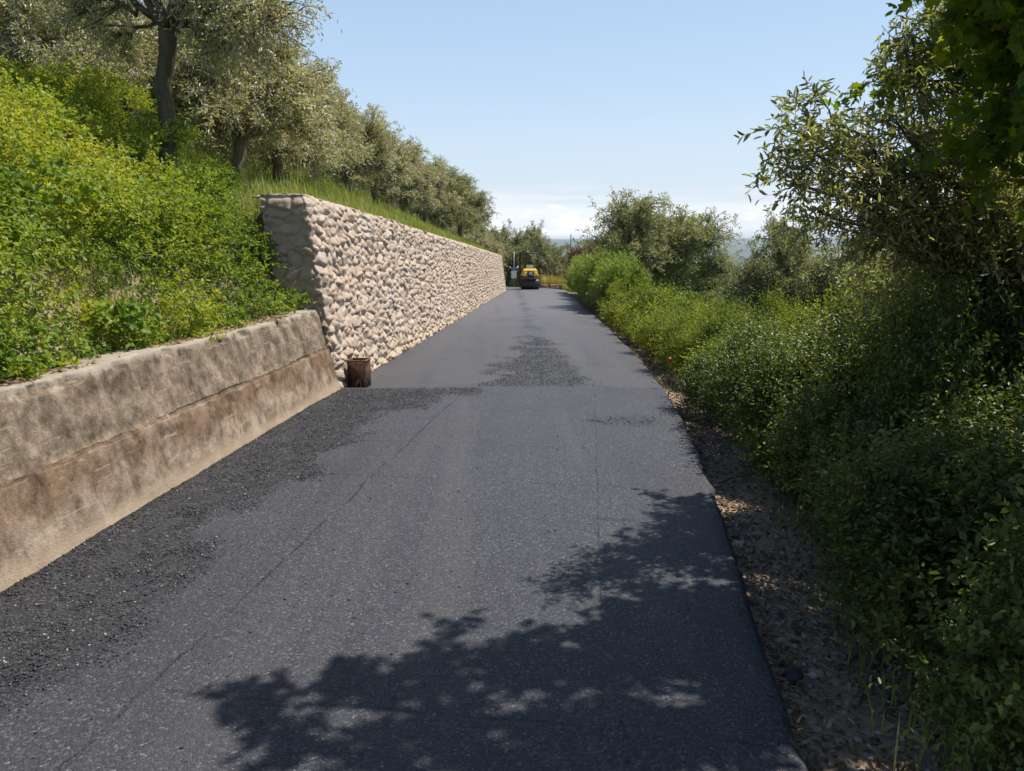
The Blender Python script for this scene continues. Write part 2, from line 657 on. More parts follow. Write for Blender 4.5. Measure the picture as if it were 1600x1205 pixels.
def make_tree(seed, base, fork, lean, blobs, r0, sub=12, tw=14, per=10, lL=.07, lW=.016, tmpl=T_NARROW, droop=.35,
              twl=(.15, .35), tubes=True, upw=.35, thin=.010, spread=.8, stems=0.0):
    """trunk from base to fork, one limb to each blob (x,y,z,r), sub-branches through each blob, leafy twigs on them"""
    r = np.random.default_rng(seed)
    base = np.array(base, float)
    fork = np.array(fork, float)
    g = Geo()
    mid = (base + fork) / 2 + np.array(lean)
    tr = gnarl(bez(base, mid, fork, 8), r, r0 * .18)
    rad = r0 * np.array([1.55, 1.15, 1.0, .95, .9, .88, .92, 1.0])
    g.tube(tr, rad, 10, cap=False)
    SS, DD, LL = [], [], []
    for bi, (bx, by, bz, br) in enumerate(blobs):
        c = np.array([bx, by, bz], float)
        m = fork + (c - fork) * .5 + np.array([0, 0, .18]) * np.linalg.norm(c - fork) + r.normal(size=3) * .12
        limb = gnarl(bez(fork, m, c, 9), r, .035)
        lr = max(r0 * .5 * min(1.0, (br / .6)), thin * 1.5)
        g.tube(limb, np.linspace(lr, thin * 1.3, 9), 7, cap=False)
        nsub = max(4, int(sub * (br / .6) ** 2))
        for k in range(nsub):
            s0 = limb[r.integers(4, 9)]
            e = c + rdir(r, 1)[0] * br * (r.random() ** .45) * np.array([1, 1, .85])
            mm = (s0 + e) / 2 + r.normal(size=3) * .07 + np.array([0, 0, .06])
            sb = bez(s0, mm, e, 6)
            if tubes:
                g.tube(sb, np.linspace(thin, thin * .35, 6), 4, cap=False)
            tt = r.integers(1, 6, size=tw)
            f = r.random((tw, 1))
            st = sb[tt - 1] * (1 - f) + sb[tt] * f
            ax = nrm(e - s0)
            dd = nrm(ax * .5 + rdir(r, tw) + (st - c) / br * .6 + np.array([0, 0, upw]))
            SS.append(st)
            DD.append(dd)
            LL.append(r.uniform(twl[0], twl[1], tw))
    S, D, Ln = np.concatenate(SS), np.concatenate(DD), np.concatenate(LL)
    if stems:
        n = len(S)
        Dn = nrm(D)
        u = nrm(np.cross(Dn, rdir(r, n)))
        w = np.cross(Dn, u)
        VV = []
        for t_, k_ in ((0, 1.0), (.5, .7), (1.0, .35)):
            c = S + Dn * (t_ * Ln)[:, None]
            c[:, 2] -= droop * t_ ** 2 * Ln
            VV += [c + stems * k_ * (u * cos(q) + w * sin(q)) for q in (0, 2.09, 4.19)]
        VV = np.stack(VV, 1)
        f = np.array([[a_, (a_ + 1) % 3, (a_ + 1) % 3 + 3, a_ + 3] for a_ in range(3)])
        f = np.vstack([f, f + 3])
        g.add(VV.reshape(-1, 3), (f[None] + (np.arange(n) * 9)[:, None, None]).reshape(-1, 4))
    V, F, a = twigs(S, D, Ln, per, r, lL, lW, tmpl, droop=droop, spread=spread)
    return g, (V, F, a)


def olive_blobs(r, H, R, n):
    out = []
    for i in range(8):
        an = i * .785 + r.random() * .5
        out.append((cos(an) * R * .72, sin(an) * R * .72, H * r.uniform(.22, .40), R * r.uniform(.30, .38)))
    for i in range(n):
        an = i * 2.4 + r.random() * .8
        q = math.sqrt((i + .5) / n)
        rad = R * .72 * q
        z = H * (.80 - .30 * q * q) + r.uniform(-.10, .10) * H
        out.append((cos(an) * rad, sin(an) * rad, z, R * r.uniform(.34, .46)))
    return out


# ------------------------------------------------------------------ ground, road
def m_ground():
    m, t, out = new_mat('soil')
    co = coords(t)
    n1 = noise(t, co, 3.0, 6, .6)
    n2 = noise(t, co, 28, 5, .7)
    n3 = noise(t, co, .35, 4, .6)
    soil = ramp(t, n2, [(.3, (.20, .14, .09)), (.5, (.38, .28, .19)), (.72, (.56, .45, .33))])
    grass = ramp(t, n1, [(.3, (.055, .085, .022)), (.6, (.12, .14, .04)), (.8, (.20, .18, .08))])
    a = attr(t, 'v')          # 0 bare soil .. 1 grown over
    col = mixc(t, a, soil, grass)
    nf = noise(t, coords(t, (.0009, .0022, 1)), 6, 6, .62)
    nf2 = noise(t, co, .006, 5, .65)
    fields = ramp(t, nf, [(.36, (.030, .055, .022)), (.5, (.055, .085, .032)), (.58, (.13, .15, .07)), (.66, (.045, .07, .028)), (.8, (.17, .16, .09))])
    woods = mixc(t, smooth(t, nf2, .42, .6), (.04, .065, .024), fields)
    col = mixc(t, attr(t, 'f'), col, woods)
    p = principled(t, out, col=col, rough=.95, spec=.15)
    LK(t, bump(t, n2, .03, .8, bump(t, n1, .05, .6)), p.inputs['Normal'])
    return m


def sym_coords():
    near = [0, .10, .2, .3, .33, .365, .40, .46, .53, .6, .72, .85, 1.0, 1.15, 1.3, 1.5, 1.75]
    c = list(near)
    s = .27
    while c[-1] < 14000:
        c.append(c[-1] + s)
        s *= 1.052
    return np.array(c)


xl = -sym_coords()[::-1]
xr = sym_coords()
xi = np.concatenate([xl[:-1], [0.0], np.array([.35, .9, 1.7, 2.5, 3.1, 3.38]), 3.5 + xr])
ys = [-14.0]
s = .5
while ys[-1] < 15000:
    yv = ys[-1]
    st = .12 if 7.4 < yv < 9.2 else (.22 if -1 < yv < 12 else (.45 if yv < 60 else None))
    if st is None:
        s *= 1.055
        st = s
    ys.append(yv + st)
ys = np.array(ys)
yb = [-14.0]
s = 1.0
while yb[-1] > -2500:
    yb.append(yb[-1] - s)
    s *= 1.3
ys = np.concatenate([np.array(yb[1:])[::-1], ys])
YY, XI = np.meshgrid(ys, xi, indexing='ij')
cc = Lx(np.clip(YY, -12, 70))
# columns follow both road edges near the road
wid = Rx(np.clip(YY, -12, 70)) - cc
XX = cc + np.where(XI <= 0, XI, np.where(XI >= 3.5, XI - 3.5 + wid, XI / 3.5 * wid))
ZZ = terr(XX, YY)
dl_, dr_ = side(XX, YY)
grown = np.maximum(sstep(.5, 1.4, dl_), sstep(.45, 1.3, dr_))
grown = np.where(XX < -20, 1, grown)
far_ = sstep(60, 260, np.hypot(XX, YY)) * (dr_ > dl_)
ny, nx = XX.shape
idx = np.arange(ny * nx).reshape(ny, nx)
Fg = np.stack([idx[:-1, :-1], idx[:-1, 1:], idx[1:, 1:], idx[1:, :-1]], -1).reshape(-1, 4)
M['ground'] = m_ground()
g_ = ob('ground', mesh('ground', np.stack([XX, YY, ZZ], -1).reshape(-1, 3), Fg, M['ground'], True,
                       {'v': grown.ravel(), 'f': far_.ravel()}))
tag(g_, kind='structure')


def m_asphalt():
    m, t, out = new_mat('asphalt')
    co = coords(t)
    sp = t.nodes.new('ShaderNodeSeparateXYZ')
    t.links.new(co, sp.inputs[0])
    x, y = sp.outputs[0], sp.outputs[1]
    v1 = N(t, 'ShaderNodeTexVoronoi', i_Scale=120.0)
    t.links.new(co, v1.inputs['Vector'])
    v1s = t.nodes.new('ShaderNodeSeparateColor')
    t.links.new(v1.outputs['Color'], v1s.inputs[0])
    nb = noise(t, co, 1.1, 5, .6)
    nf = noise(t, co, 60, 5, .75)
    nf2 = noise(t, co, 220, 3, .7)
    grain = ramp(t, v1s.outputs[0], [(.0, (.022, .023, .029)), (.45, (.044, .046, .056)), (.8, (.088, .091, .105)), (.95, (.16, .16, .165)), (1, (.27, .265, .26))])
    col = mixc(t, smooth(t, nf, .35, .7), grain, (.044, .046, .055))
    col = mixc(t, mathn(t, 'MULTIPLY', smooth(t, nf2, .45, .75), .35), col, (.15, .15, .158))
    # the smooth binder course beyond the joint is slightly browner; its lightening with distance is grazing sky sheen painted in
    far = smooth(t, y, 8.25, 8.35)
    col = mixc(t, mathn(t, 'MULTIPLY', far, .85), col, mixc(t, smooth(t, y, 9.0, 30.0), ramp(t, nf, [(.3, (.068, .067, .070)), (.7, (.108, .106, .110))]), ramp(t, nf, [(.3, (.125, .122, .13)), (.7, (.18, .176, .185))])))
    col = mixc(t, mathn(t, 'MULTIPLY', smooth(t, nb, .45, .7), .3), col, (.043, .043, .049))
    # faint roller passes and dusty wheel tracks along the road
    trk = noise(t, coords(t, (2.4, .12, 1)), 1.0, 4, .6)
    col = mixc(t, mathn(t, 'MULTIPLY', smooth(t, trk, .50, .66), .22), col, (.125, .12, .115))
    col = mixc(t, mathn(t, 'MULTIPLY', smooth(t, trk, .46, .32), .25), col, (.035, .036, .042))
    # coarse open strip
    cs = attr(t, 'v')
    col = mixc(t, mathn(t, 'MULTIPLY', cs, .75), col, ramp(t, v1s.outputs[0], [(.0, (.008, .008, .010)), (.7, (.028, .028, .032)), (.95, (.09, .09, .09))]))
    wob = mathn(t, 'MULTIPLY', mathn(t, 'SUBTRACT', noise(t, co, 1.6, 7, .75), .5), .34)
    wob2 = mathn(t, 'MULTIPLY', mathn(t, 'SUBTRACT', noise(t, co, 9, 4, .7), .5), .05)
    wb = mathn(t, 'ADD', wob, wob2)
    gate = noise(t, co, 1.7, 3, .6)
    gate2 = noise(t, co, 14, 3, .6)

    def line(lat, w, lo, hi, fr=1.0):
        d = mathn(t, 'ABSOLUTE', mathn(t, 'ADD', lat, mathn(t, 'MULTIPLY', wb, fr)))
        f = mathn(t, 'SUBTRACT', 1.0, smooth(t, d, w * .35, w))
        gt = mathn(t, 'MULTIPLY', smooth(t, gate, lo, hi), smooth(t, gate2, .30, .5))
        return mathn(t, 'MULTIPLY', f, gt)
    near = mathn(t, 'SUBTRACT', 1.0, far)
    l1 = line(mathn(t, 'ADD', mathn(t, 'SUBTRACT', x, mathn(t, 'MULTIPLY', y, .142)), 1.645), .013, .34, .56, .42)
    l2 = line(mathn(t, 'SUBTRACT', mathn(t, 'SUBTRACT', x, mathn(t, 'MULTIPLY', y, .10)), .07), .010, .36, .60, .34)
    ls = mathn(t, 'MAXIMUM', mathn(t, 'MULTIPLY', l1, near), mathn(t, 'MULTIPLY', mathn(t, 'MULTIPLY', l2, near), .8))
    for yy, ww, lo, hi in ((4.84, .016, .34, .6), (5.75, .018, .42, .62), (6.55, .022, .46, .66), (2.28, .014, .4, .6)):
        ls = mathn(t, 'MAXIMUM', ls, mathn(t, 'MULTIPLY', line(mathn(t, 'SUBTRACT', mathn(t, 'ADD', y, mathn(t, 'MULTIPLY', x, .14)), yy), ww, lo, hi, .35), .75))
    col = mixc(t, mathn(t, 'MULTIPLY', ls, .42), col, (.014, .012, .013))
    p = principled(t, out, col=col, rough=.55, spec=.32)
    hgt_ = mathn(t, 'SUBTRACT', mathn(t, 'ADD', mathn(t, 'MULTIPLY', mathn(t, 'SUBTRACT', 1.0, v1.outputs['Distance']), .5), nf), mathn(t, 'MULTIPLY', ls, .8))
    LK(t, bump(t, hgt_, .009, 1.0, bump(t, nb, .02, .3)), p.inputs['Normal'])
    return m


M['asphalt'] = m_asphalt()


def coarse(x, y):
    """where the surface is coarse and loose"""
    n = (fbm(x * 3.2, y * 2.2, 31, 4) - .5) * .9
    lim = np.interp(y, [1.2, 2.2, 3.36, 4.9, 6.6, 7.6, 8.05], [.85, .78, .72, .70, .88, 1.3, 1.65])
    a = sstep(.12, -.12, (x - Lx(y)) - lim + n) * sstep(8.28, 8.1, y) * sstep(.5, 1.4, y)
    cx = np.interp(y, [8.4, 10, 14.5], [.35, .32, .42])
    wx = np.interp(y, [8.3, 9, 11, 14.8], [.75, .6, .42, .05])
    b = sstep(.15, -.15, np.abs(x - cx) - wx + n) * sstep(8.3, 8.6, y) * .75
    c = sstep(.10, -.05, np.hypot((x - .9) / 1.3, (y - 6.6) / .9) - .22 + n * .5) * .5
    return np.clip(a + b + c, 0, 1)


def road_z(x, y):
    step = sstep(8.36, 8.30, y) * .028
    return zr(y) + .012 + step + .012 * np.cos(np.clip((x - (Lx(y) + Rx(y)) / 2) / 1.75, -1, 1) * pi / 2)


rows = []
y = -6.0
while y < 46:
    rows.append((y, Lx(y), Rx(y), y, y))
    y += .06 if 8.1 < y < 8.5 else (.10 if y < 14 else .3)
# the bend: sample offsets of the centre line
bp = BEND[1:8]
tt = np.linspace(0, 1, 60)
cum_ = np.concatenate([[0], np.cumsum(np.linalg.norm(np.diff(bp, axis=0), axis=1))])
cx = np.interp(tt * cum_[-1], cum_, bp[:, 0])
cyy = np.interp(tt * cum_[-1], cum_, bp[:, 1])
for _ in range(6):
    cx[1:-1] = (cx[:-2] + cx[1:-1] * 2 + cx[2:]) / 4
    cyy[1:-1] = (cyy[:-2] + cyy[1:-1] * 2 + cyy[2:]) / 4
tx, ty = np.gradient(cx), np.gradient(cyy)
tl = np.hypot(tx, ty)
tx, ty = tx / tl, ty / tl
for i in range(60):
    a = (cx[i] - ty[i] * HW, cyy[i] + tx[i] * HW)
    b = (cx[i] + ty[i] * HW, cyy[i] - tx[i] * HW)
    rows.append((None, a[0], b[0], a[1], b[1]))
K = 56
RV, RA = [], []
for yv, a, b, ya, ybb in rows:
    u = np.linspace(0, 1, K)
    x = a + (b - a) * u
    yy_ = ya + (ybb - ya) * u
    if yv is not None:
        e = (fbm(np.array([yv * 2.5]), np.array([3.3]), 8, 4)[0] - .5) * .09
        x = a + (b + e - a) * u
    z = road_z(x, yy_) + (fbm(x * 14, yy_ * 14, 12, 2) - .5) * .012 * coarse(x, yy_)
    a0 = coarse(x, yy_)
    # skirts
    xs = np.concatenate([[x[0] - .02], x, [x[-1] + .03, x[-1] + .05]])
    ysk = np.concatenate([[yy_[0]], yy_, [yy_[-1], yy_[-1]]])
    zs = np.concatenate([[z[0] - .14], z, [z[-1] - .03, z[-1] - .16]])
    RV.append(np.stack([xs, ysk, zs], -1))
    RA.append(np.concatenate([[0], a0, [0, 0]]))
KK = K + 3
RV = np.concatenate(RV)
idr = np.arange(len(RV)).reshape(-1, KK)
Fr = np.stack([idr[:-1, :-1], idr[:-1, 1:], idr[1:, 1:], idr[1:, :-1]], -1).reshape(-1, 4)
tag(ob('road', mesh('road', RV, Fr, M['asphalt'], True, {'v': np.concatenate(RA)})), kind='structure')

# loose chips on the coarse strips
OCT = np.array([[1, 0, 0], [-1, 0, 0], [0, 1, 0], [0, -1, 0], [0, 0, 1], [0, 0, -1.0]])
OF = np.array([[0, 2, 4], [2, 1, 4], [1, 3, 4], [3, 0, 4], [2, 0, 5], [1, 2, 5], [3, 1, 5], [0, 3, 5]])


def pebbles(P, size, r, flat=.7):
    n = len(P)
    V = OCT[None] + r.normal(size=(n, 6, 3)) * .28
    V = V * (size[:, None, None] * np.stack([.7 + .6 * r.random(n), .7 + .6 * r.random(n), flat * (.7 + .6 * r.random(n))], -1)[:, None])
    an = r.random(n) * 6.28
    c, s_ = np.cos(an)[:, None], np.sin(an)[:, None]
    V = np.stack([V[..., 0] * c - V[..., 1] * s_, V[..., 0] * s_ + V[..., 1] * c, V[..., 2]], -1) + P[:, None]
    F = (OF[None] + (np.arange(n) * 6)[:, None, None]).reshape(-1, 3)
    return V.reshape(-1, 3), F, np.repeat(r.random(n), 6)


def m_chip():
    m, t, out = new_mat('asphalt_chip')
    col = ramp(t, attr(t, 'v'), [(0, (.016, .016, .019)), (.6, (.040, .040, .045)), (.94, (.085, .085, .09)), (.98, (.34, .32, .29))])
    principled(t, out, col=col, rough=.5, spec=.45)
    return m


M['chip'] = m_chip()
n = 170000
px_ = rng.uniform(-2.7, 1.7, n)
py_ = 1.0 + 14 * rng.random(n) ** 1.3
cz = coarse(px_, py_)
dl0 = px_ - Lx(py_)
k = (rng.random(n) < cz * .9 + .006) & (dl0 > .0) & (px_ < Rx(py_) - .03)
px_, py_ = px_[k], py_[k]
sz = rng.uniform(.0028, .0075, len(px_))
V, F, a = pebbles(np.stack([px_, py_, road_z(px_, py_) + sz * .3], -1), sz, rng)
tag(ob('loose_asphalt_chips', mesh('chips', V, F, M['chip'], False, {'v': a})),
    'loose black asphalt chips strewn along the foot of the concrete wall', 'gravel', kind='stuff')

# ------------------------------------------------------------------ concrete wall
def m_concrete():
    m, t, out = new_mat('old_concrete')
    co = coords(t)
    sp = t.nodes.new('ShaderNodeSeparateXYZ')
    t.links.new(co, sp.inputs[0])
    z = sp.outputs[2]
    n1 = noise(t, co, 1.6, 9, .66)
    n2 = noise(t, co, 7, 10, .74)
    n3 = noise(t, co, 90, 5, .75)
    st = noise(t, coords(t, (2.6, 2.6, .55)), 2.4, 8, .72)
    hs = noise(t, coords(t, (3, .8, 9)), 3.0, 8, .72)
    base = ramp(t, n2, [(.34, (.12, .085, .055)), (.48, (.27, .205, .145)), (.60, (.42, .335, .25))])
    grey = ramp(t, n2, [(.36, (.06, .046, .033)), (.5, (.175, .132, .092)), (.62, (.34, .27, .195))])
    brown = ramp(t, n2, [(.36, (.07, .038, .022)), (.58, (.23, .145, .085))])
    zz = mathn(t, 'ADD', z, mathn(t, 'MULTIPLY', mathn(t, 'SUBTRACT', n1, .5), .34))
    up = mathn(t, 'MULTIPLY', smooth(t, z, .455, .49), smooth(t, n1, .25, .50))
    lo = mathn(t, 'MULTIPLY', smooth(t, z, .50, .46), smooth(t, zz, .16, .36))
    lo = mathn(t, 'MULTIPLY', lo, smooth(t, n1, .30, .52))
    col = mixc(t, mathn(t, 'MULTIPLY', up, .72), base, grey)
    col = mixc(t, mathn(t, 'MULTIPLY', lo, .85), col, brown)
    col = mixc(t, mathn(t, 'MULTIPLY', smooth(t, st, .52, .68), .65), col, (.10, .075, .05))
    col = mixc(t, mathn(t, 'MULTIPLY', smooth(t, hs, .58, .66), .5), col, (.52, .44, .34))
    sc = noise(t, coords(t, (4, 4, 3)), 9, 5, .75)
    col = mixc(t, mathn(t, 'MULTIPLY', smooth(t, sc, .66, .70), .8), col, (.58, .50, .40))
    # board-mark pour joint
    w = mathn(t, 'MULTIPLY', mathn(t, 'SUBTRACT', noise(t, co, 3.0, 6, .7), .5), .07)
    j = mathn(t, 'SUBTRACT', 1.0, smooth(t, mathn(t, 'ABSOLUTE', mathn(t, 'ADD', mathn(t, 'SUBTRACT', z, .47), w)), .003, .016))
    j = mathn(t, 'MULTIPLY', j, smooth(t, noise(t, co, 5, 3), .36, .5))
    fine = noise(t, coords(t, (16, 16, .9)), 1.6, 8, .75)
    col = mixc(t, mathn(t, 'MULTIPLY', smooth(t, fine, .56, .66), .5), col, (.085, .06, .042))
    pit = noise(t, co, 46, 5, .8)
    col = mixc(t, mathn(t, 'MULTIPLY', smooth(t, pit, .58, .66), .45), col, (.07, .05, .035))
    col = mixc(t, mathn(t, 'MULTIPLY', smooth(t, pit, .40, .33), .35), col, (.55, .47, .37))
    col = mixc(t, mathn(t, 'MULTIPLY', j, .5), col, (.05, .036, .024))
    # whitish foot where the fresh asphalt sealed it
    ft = smooth(t, mathn(t, 'ADD', z, mathn(t, 'MULTIPLY', n2, .10)), .21, .10)
    col = mixc(t, mathn(t, 'MULTIPLY', ft, .75), col, (.46, .355, .25))
    lip = mathn(t, 'MULTIPLY', smooth(t, mathn(t, 'ADD', z, mathn(t, 'MULTIPLY', mathn(t, 'SUBTRACT', n2, .5), .16)), .83, .87), .45)
    col = mixc(t, lip, col, (.50, .45, .37))
    p = principled(t, out, col=col, rough=.9, spec=.2)
    h = mathn(t, 'SUBTRACT', mathn(t, 'ADD', n2, mathn(t, 'MULTIPLY', n3, .5)), mathn(t, 'MULTIPLY', j, .9))
    LK(t, bump(t, h, .016, .8), p.inputs['Normal'])
    return m


M['concrete'] = m_concrete()
prof_t = np.concatenate([np.linspace(-.15, .866, 90), [.876, .882, .885, .887, .888, .885, .88, .80]])
yw = np.arange(-5, 8.22, .03)
CV = []
for yv in yw:
    hh = 1.0 + (fbm(np.array([yv * 1.4]), np.array([.5]), 21, 4)[0] - .5) * .075
    L0 = Lx(yv)
    zf = prof_t.copy()
    zf[1:-1] = zf[1:-1] * (1 + (hh - 1) * sstep(.5, .85, zf[1:-1]))
    xo = L0 - .20 * prof_t / .88
    jz = .47 + (fbm(np.array([yv * 3.0]), np.array([2.5]), 33, 5)[0] - .5) * .05
    xo += .017 * sstep(jz + .012, jz - .012, prof_t)
    edge = np.array([0, 0, 0, 0, -.03, -.09, -.22, -.30])
    nn = (fbm(np.full(90, yv * 2.2), prof_t[:90] * 3, 23, 4) - .5) * .035 + (fbm(np.full(90, yv * 11), prof_t[:90] * 11, 24, 3) - .5) * .010
    xo[:90] += nn
    chip = max(0, fbm(np.array([yv * 5.1]), np.array([9.5]), 29, 4)[0] - .50) * .30
    xo[86:93] -= chip
    xo[90:] = xo[90:] * 0 + (L0 - .20) + nn[-1] * .5 + np.array([-.003, -.008, -.016, -.04, -.1, -.18, -.28, -.32]) - chip * .8
    CV.append(np.stack([xo, np.full_like(xo, yv), zf], -1))
pc = len(prof_t)
CVv = np.concatenate(CV)
idc = np.arange(len(CVv)).reshape(-1, pc)
Fc = np.stack([idc[:-1, :-1], idc[1:, :-1], idc[1:, 1:], idc[:-1, 1:]], -1).reshape(-1, 4)
# end cap facing down the road
last = idc[-1]
capc = len(CVv)
CVv = np.vstack([CVv, [[Lx(8.2) - .32, 8.2, .3]]])
Fcap = np.array([[last[i + 1], last[i], capc] for i in range(pc - 1)])
tag(ob('concrete_wall', mesh('concrete_wall', CVv, [Fc, Fcap[:, ::-1]], M['concrete'], True)),
    'low stained concrete retaining wall with a horizontal pour joint, under the bramble bank', 'retaining wall')

# ------------------------------------------------------------------ stone wall
def m_stone():
    m, t, out = new_mat('rubble_stone')
    co = coords(t)
    v = attr(t, 'v')
    mo = attr(t, 'm')
    n1 = noise(t, co, 14, 6, .65)
    n2 = noise(t, co, 70, 4, .7)
    nb = noise(t, co, .6, 4, .6)
    st = ramp(t, v, [(0, (.40, .30, .22)), (.25, (.52, .41, .315)), (.5, (.47, .38, .30)), (.75, (.57, .46, .355)), (.92, (.44, .385, .33)), (1, (.55, .44, .33))])
    st = mixc(t, mathn(t, 'MULTIPLY', smooth(t, n1, .35, .7), .35), st, (.40, .33, .26))
    mort = ramp(t, n1, [(.3, (.33, .255, .19)), (.7, (.48, .385, .30))])
    col = mixc(t, mo, st, mort)
    sp = t.nodes.new('ShaderNodeSeparateXYZ')
    t.links.new(co, sp.inputs[0])
    foot = smooth(t, mathn(t, 'ADD', attr(t, 'h'), mathn(t, 'MULTIPLY', n1, .25)), .42, .15)
    col = mixc(t, mathn(t, 'MULTIPLY', foot, .45), col, (.56, .43, .28))
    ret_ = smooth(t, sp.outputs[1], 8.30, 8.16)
    col = mixc(t, mathn(t, 'MULTIPLY', ret_, .7), col, mixc(t, n1, (.16, .122, .085), (.38, .30, .215)))  # return face coloured tanner and darker, its shade painted in
    g = mathn(t, 'MULTIPLY', smooth(t, nb, .58, .70), .35)
    col = mixc(t, g, col, (.46, .455, .44))
    p = principled(t, out, col=col, rough=.9, spec=.2)
    LK(t, bump(t, mathn(t, 'ADD', n1, mathn(t, 'MULTIPLY', n2, .4)), .02, .7), p.inputs['Normal'])
    return m


M['stone'] = m_stone()
WH = 2.1


def voro(s_, t_, cs, ct, seed):
    u, v = s_ / cs, t_ / ct
    # courses shift sideways so they never line up
    iu, iv = np.floor(u), np.floor(v)
    d1 = np.full(u.shape, 9.0)
    d2 = np.full(u.shape, 9.0)
    ident = np.zeros(u.shape)
    ou, ov = np.zeros(u.shape), np.zeros(u.shape)
    for a in (-2, -1, 0, 1, 2):
        for b in (-1, 0, 1):
            cu, cv = iu + a, iv + b
            h1 = _hash(cu, cv, seed)
            h2 = _hash(cu, cv, seed + 5)
            qu = cu + .1 + .8 * h1 + .35 * (cv % 2)
            qv = cv + .12 + .76 * h2
            wt_ = .8 + .45 * _hash(cu, cv, seed + 9)
            d = np.hypot(u - qu, v - qv) * wt_
            m_ = d < d1
            d2 = np.where(m_, d1, np.minimum(d2, d))
            ident = np.where(m_, _hash(cu, cv, seed + 13), ident)
            ou = np.where(m_, u - qu, ou)
            ov = np.where(m_, v - qv, ov)
            d1 = np.where(m_, d, d1)
    return d1, d2, ident, ou, ov


def stone_field(s_, t_):
    ws = s_ + (fbm(s_ * 5, t_ * 5, 51, 3) - .5) * .12
    wt_ = t_ + (fbm(s_ * 4 + 7, t_ * 4, 52, 3) - .5) * .09
    d1, d2, iden, ou, ov = voro(ws, wt_, .185, .105, 3)
    e = np.clip((d2 - d1) / .36, 0, 1)
    tiltu = (((iden * 17.3) % 1) - .5) * .055
    tiltv = (((iden * 31.7) % 1) - .5) * .070
    rise = .016 + .029 * ((iden * 7.9) % 1)
    f1, f2, fi, fu, fv = voro(s_ + 3, t_ + 3, .062, .045, 23)
    facet = (fi - .5) * .008 + fu * (((fi * 11.3) % 1) - .5) * .014 + fv * (((fi * 23.7) % 1) - .5) * .014
    deep = sstep(.50, .62, fbm(s_ * 3.1, t_ * 3.1, 58, 3)) * .020
    h = (.6 * sstep(0, .62, e) + .4 * e ** .8) * (rise + ou * tiltu * 1.7 + ov * tiltv * 1.9 + facet + deep) - deep
    h += (fbm(s_ * 26, t_ * 26, 53, 3) - .5) * .016
    return h, 1 - sstep(.12, .42, e), iden


# run of the wall: the short return facing the camera, then along the road
ret = np.arange(.48, 0, -.016)
run = [0.0]
while run[-1] < 37.9:
    run.append(run[-1] + .016 + .0011 * run[-1])
run = np.array(run)
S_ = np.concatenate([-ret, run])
prof = np.concatenate([np.arange(-.12, WH, .0175), WH + np.arange(0.01, .56, .03)])
SS_, TT_ = np.meshgrid(S_, prof, indexing='ij')
h, mo, iden = stone_field(SS_ + 5, TT_)
y0 = 8.24
yw_ = np.where(SS_ > 0, y0 + SS_, y0)
yw_ = np.where(SS_ > 0, yw_, y0 + .0 * SS_)
top = TT_ > WH
tf_ = np.minimum(TT_, WH)
over = np.maximum(TT_ - WH, 0)
bat = .28 * tf_ / WH
wall_end = 8.24 + 37.9
# rounded near corner
rc = .07
xb = Lx(yw_) - bat - np.where(SS_ < 0, -SS_, 0)
cr = np.exp(-(SS_ / rc) ** 2)
nx_ = np.where(SS_ > 0, 1.0, 0.0)
ny_ = np.where(SS_ > 0, 0.0, -1.0)
blend = sstep(-rc, rc, SS_)
nx_ = np.sin(blend * pi / 2)
ny_ = -np.cos(blend * pi / 2)
roundz = np.exp(-((TT_ - WH) / .05) ** 2) * .035
hf = h - roundz
hside = np.where(top, np.exp(-over / .03) * hf, hf)
X = xb + nx_ * hside - cr * .03 * nx_
Y = yw_ + ny_ * hside
capn = (fbm(SS_ * .5, 0 * TT_, 57, 2) - .5) * .03
Z = zr(yw_) + tf_ + capn * sstep(1.8, 2.1, tf_)
X = X - np.where(top, over * np.where(SS_ > 0, 1.0, 0.0), 0)
Y = Y + np.where(top & (SS_ <= 0), np.minimum(over, .5), 0)
X = np.where(top & (SS_ > 0), X, X)
Z = Z + np.where(top, (h - .03) * .45 * sstep(0, .06, over) - over * .03, 0)
a_, b_ = X.shape
idw = np.arange(a_ * b_).reshape(a_, b_)
Fw = np.stack([idw[:-1, :-1], idw[1:, :-1], idw[1:, 1:], idw[:-1, 1:]], -1).reshape(-1, 4)
# keep return and run tops from crossing: drop the return's top strip past the corner
Vw = np.stack([X, Y, Z], -1).reshape(-1, 3)
atts = {'v': iden.ravel(), 'm': np.clip(mo + .35 * top, 0, 1).ravel(), 'h': tf_.ravel()}
# far end closure
e0 = idw[-1]
base_n = len(Vw)
extra = []
for i in range(len(prof)):
    p_ = Vw[e0[i]]
    extra.append([p_[0] - (.5 if prof[i] <= WH else 0), p_[1] + .02, p_[2]])
Vw = np.vstack([Vw, extra])
en = np.arange(len(prof)) + base_n
Fe = np.stack([e0[:-1], en[:-1], en[1:], e0[1:]], -1)[:, ::-1]
for k in atts:
    atts[k] = np.concatenate([atts[k], atts[k][e0]])
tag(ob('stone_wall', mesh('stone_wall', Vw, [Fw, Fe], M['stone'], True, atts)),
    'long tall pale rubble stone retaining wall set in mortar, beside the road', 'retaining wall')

# ------------------------------------------------------------------ bramble bank, grass, litter (stuff)
def bank_points(n, r, y0, y1, d0, d1, pw=1.0):
    yy = r.uniform(y0, y1, n)
    d = d0 + (d1 - d0) * r.random(n) ** pw
    return Lx(yy) - d, yy, d


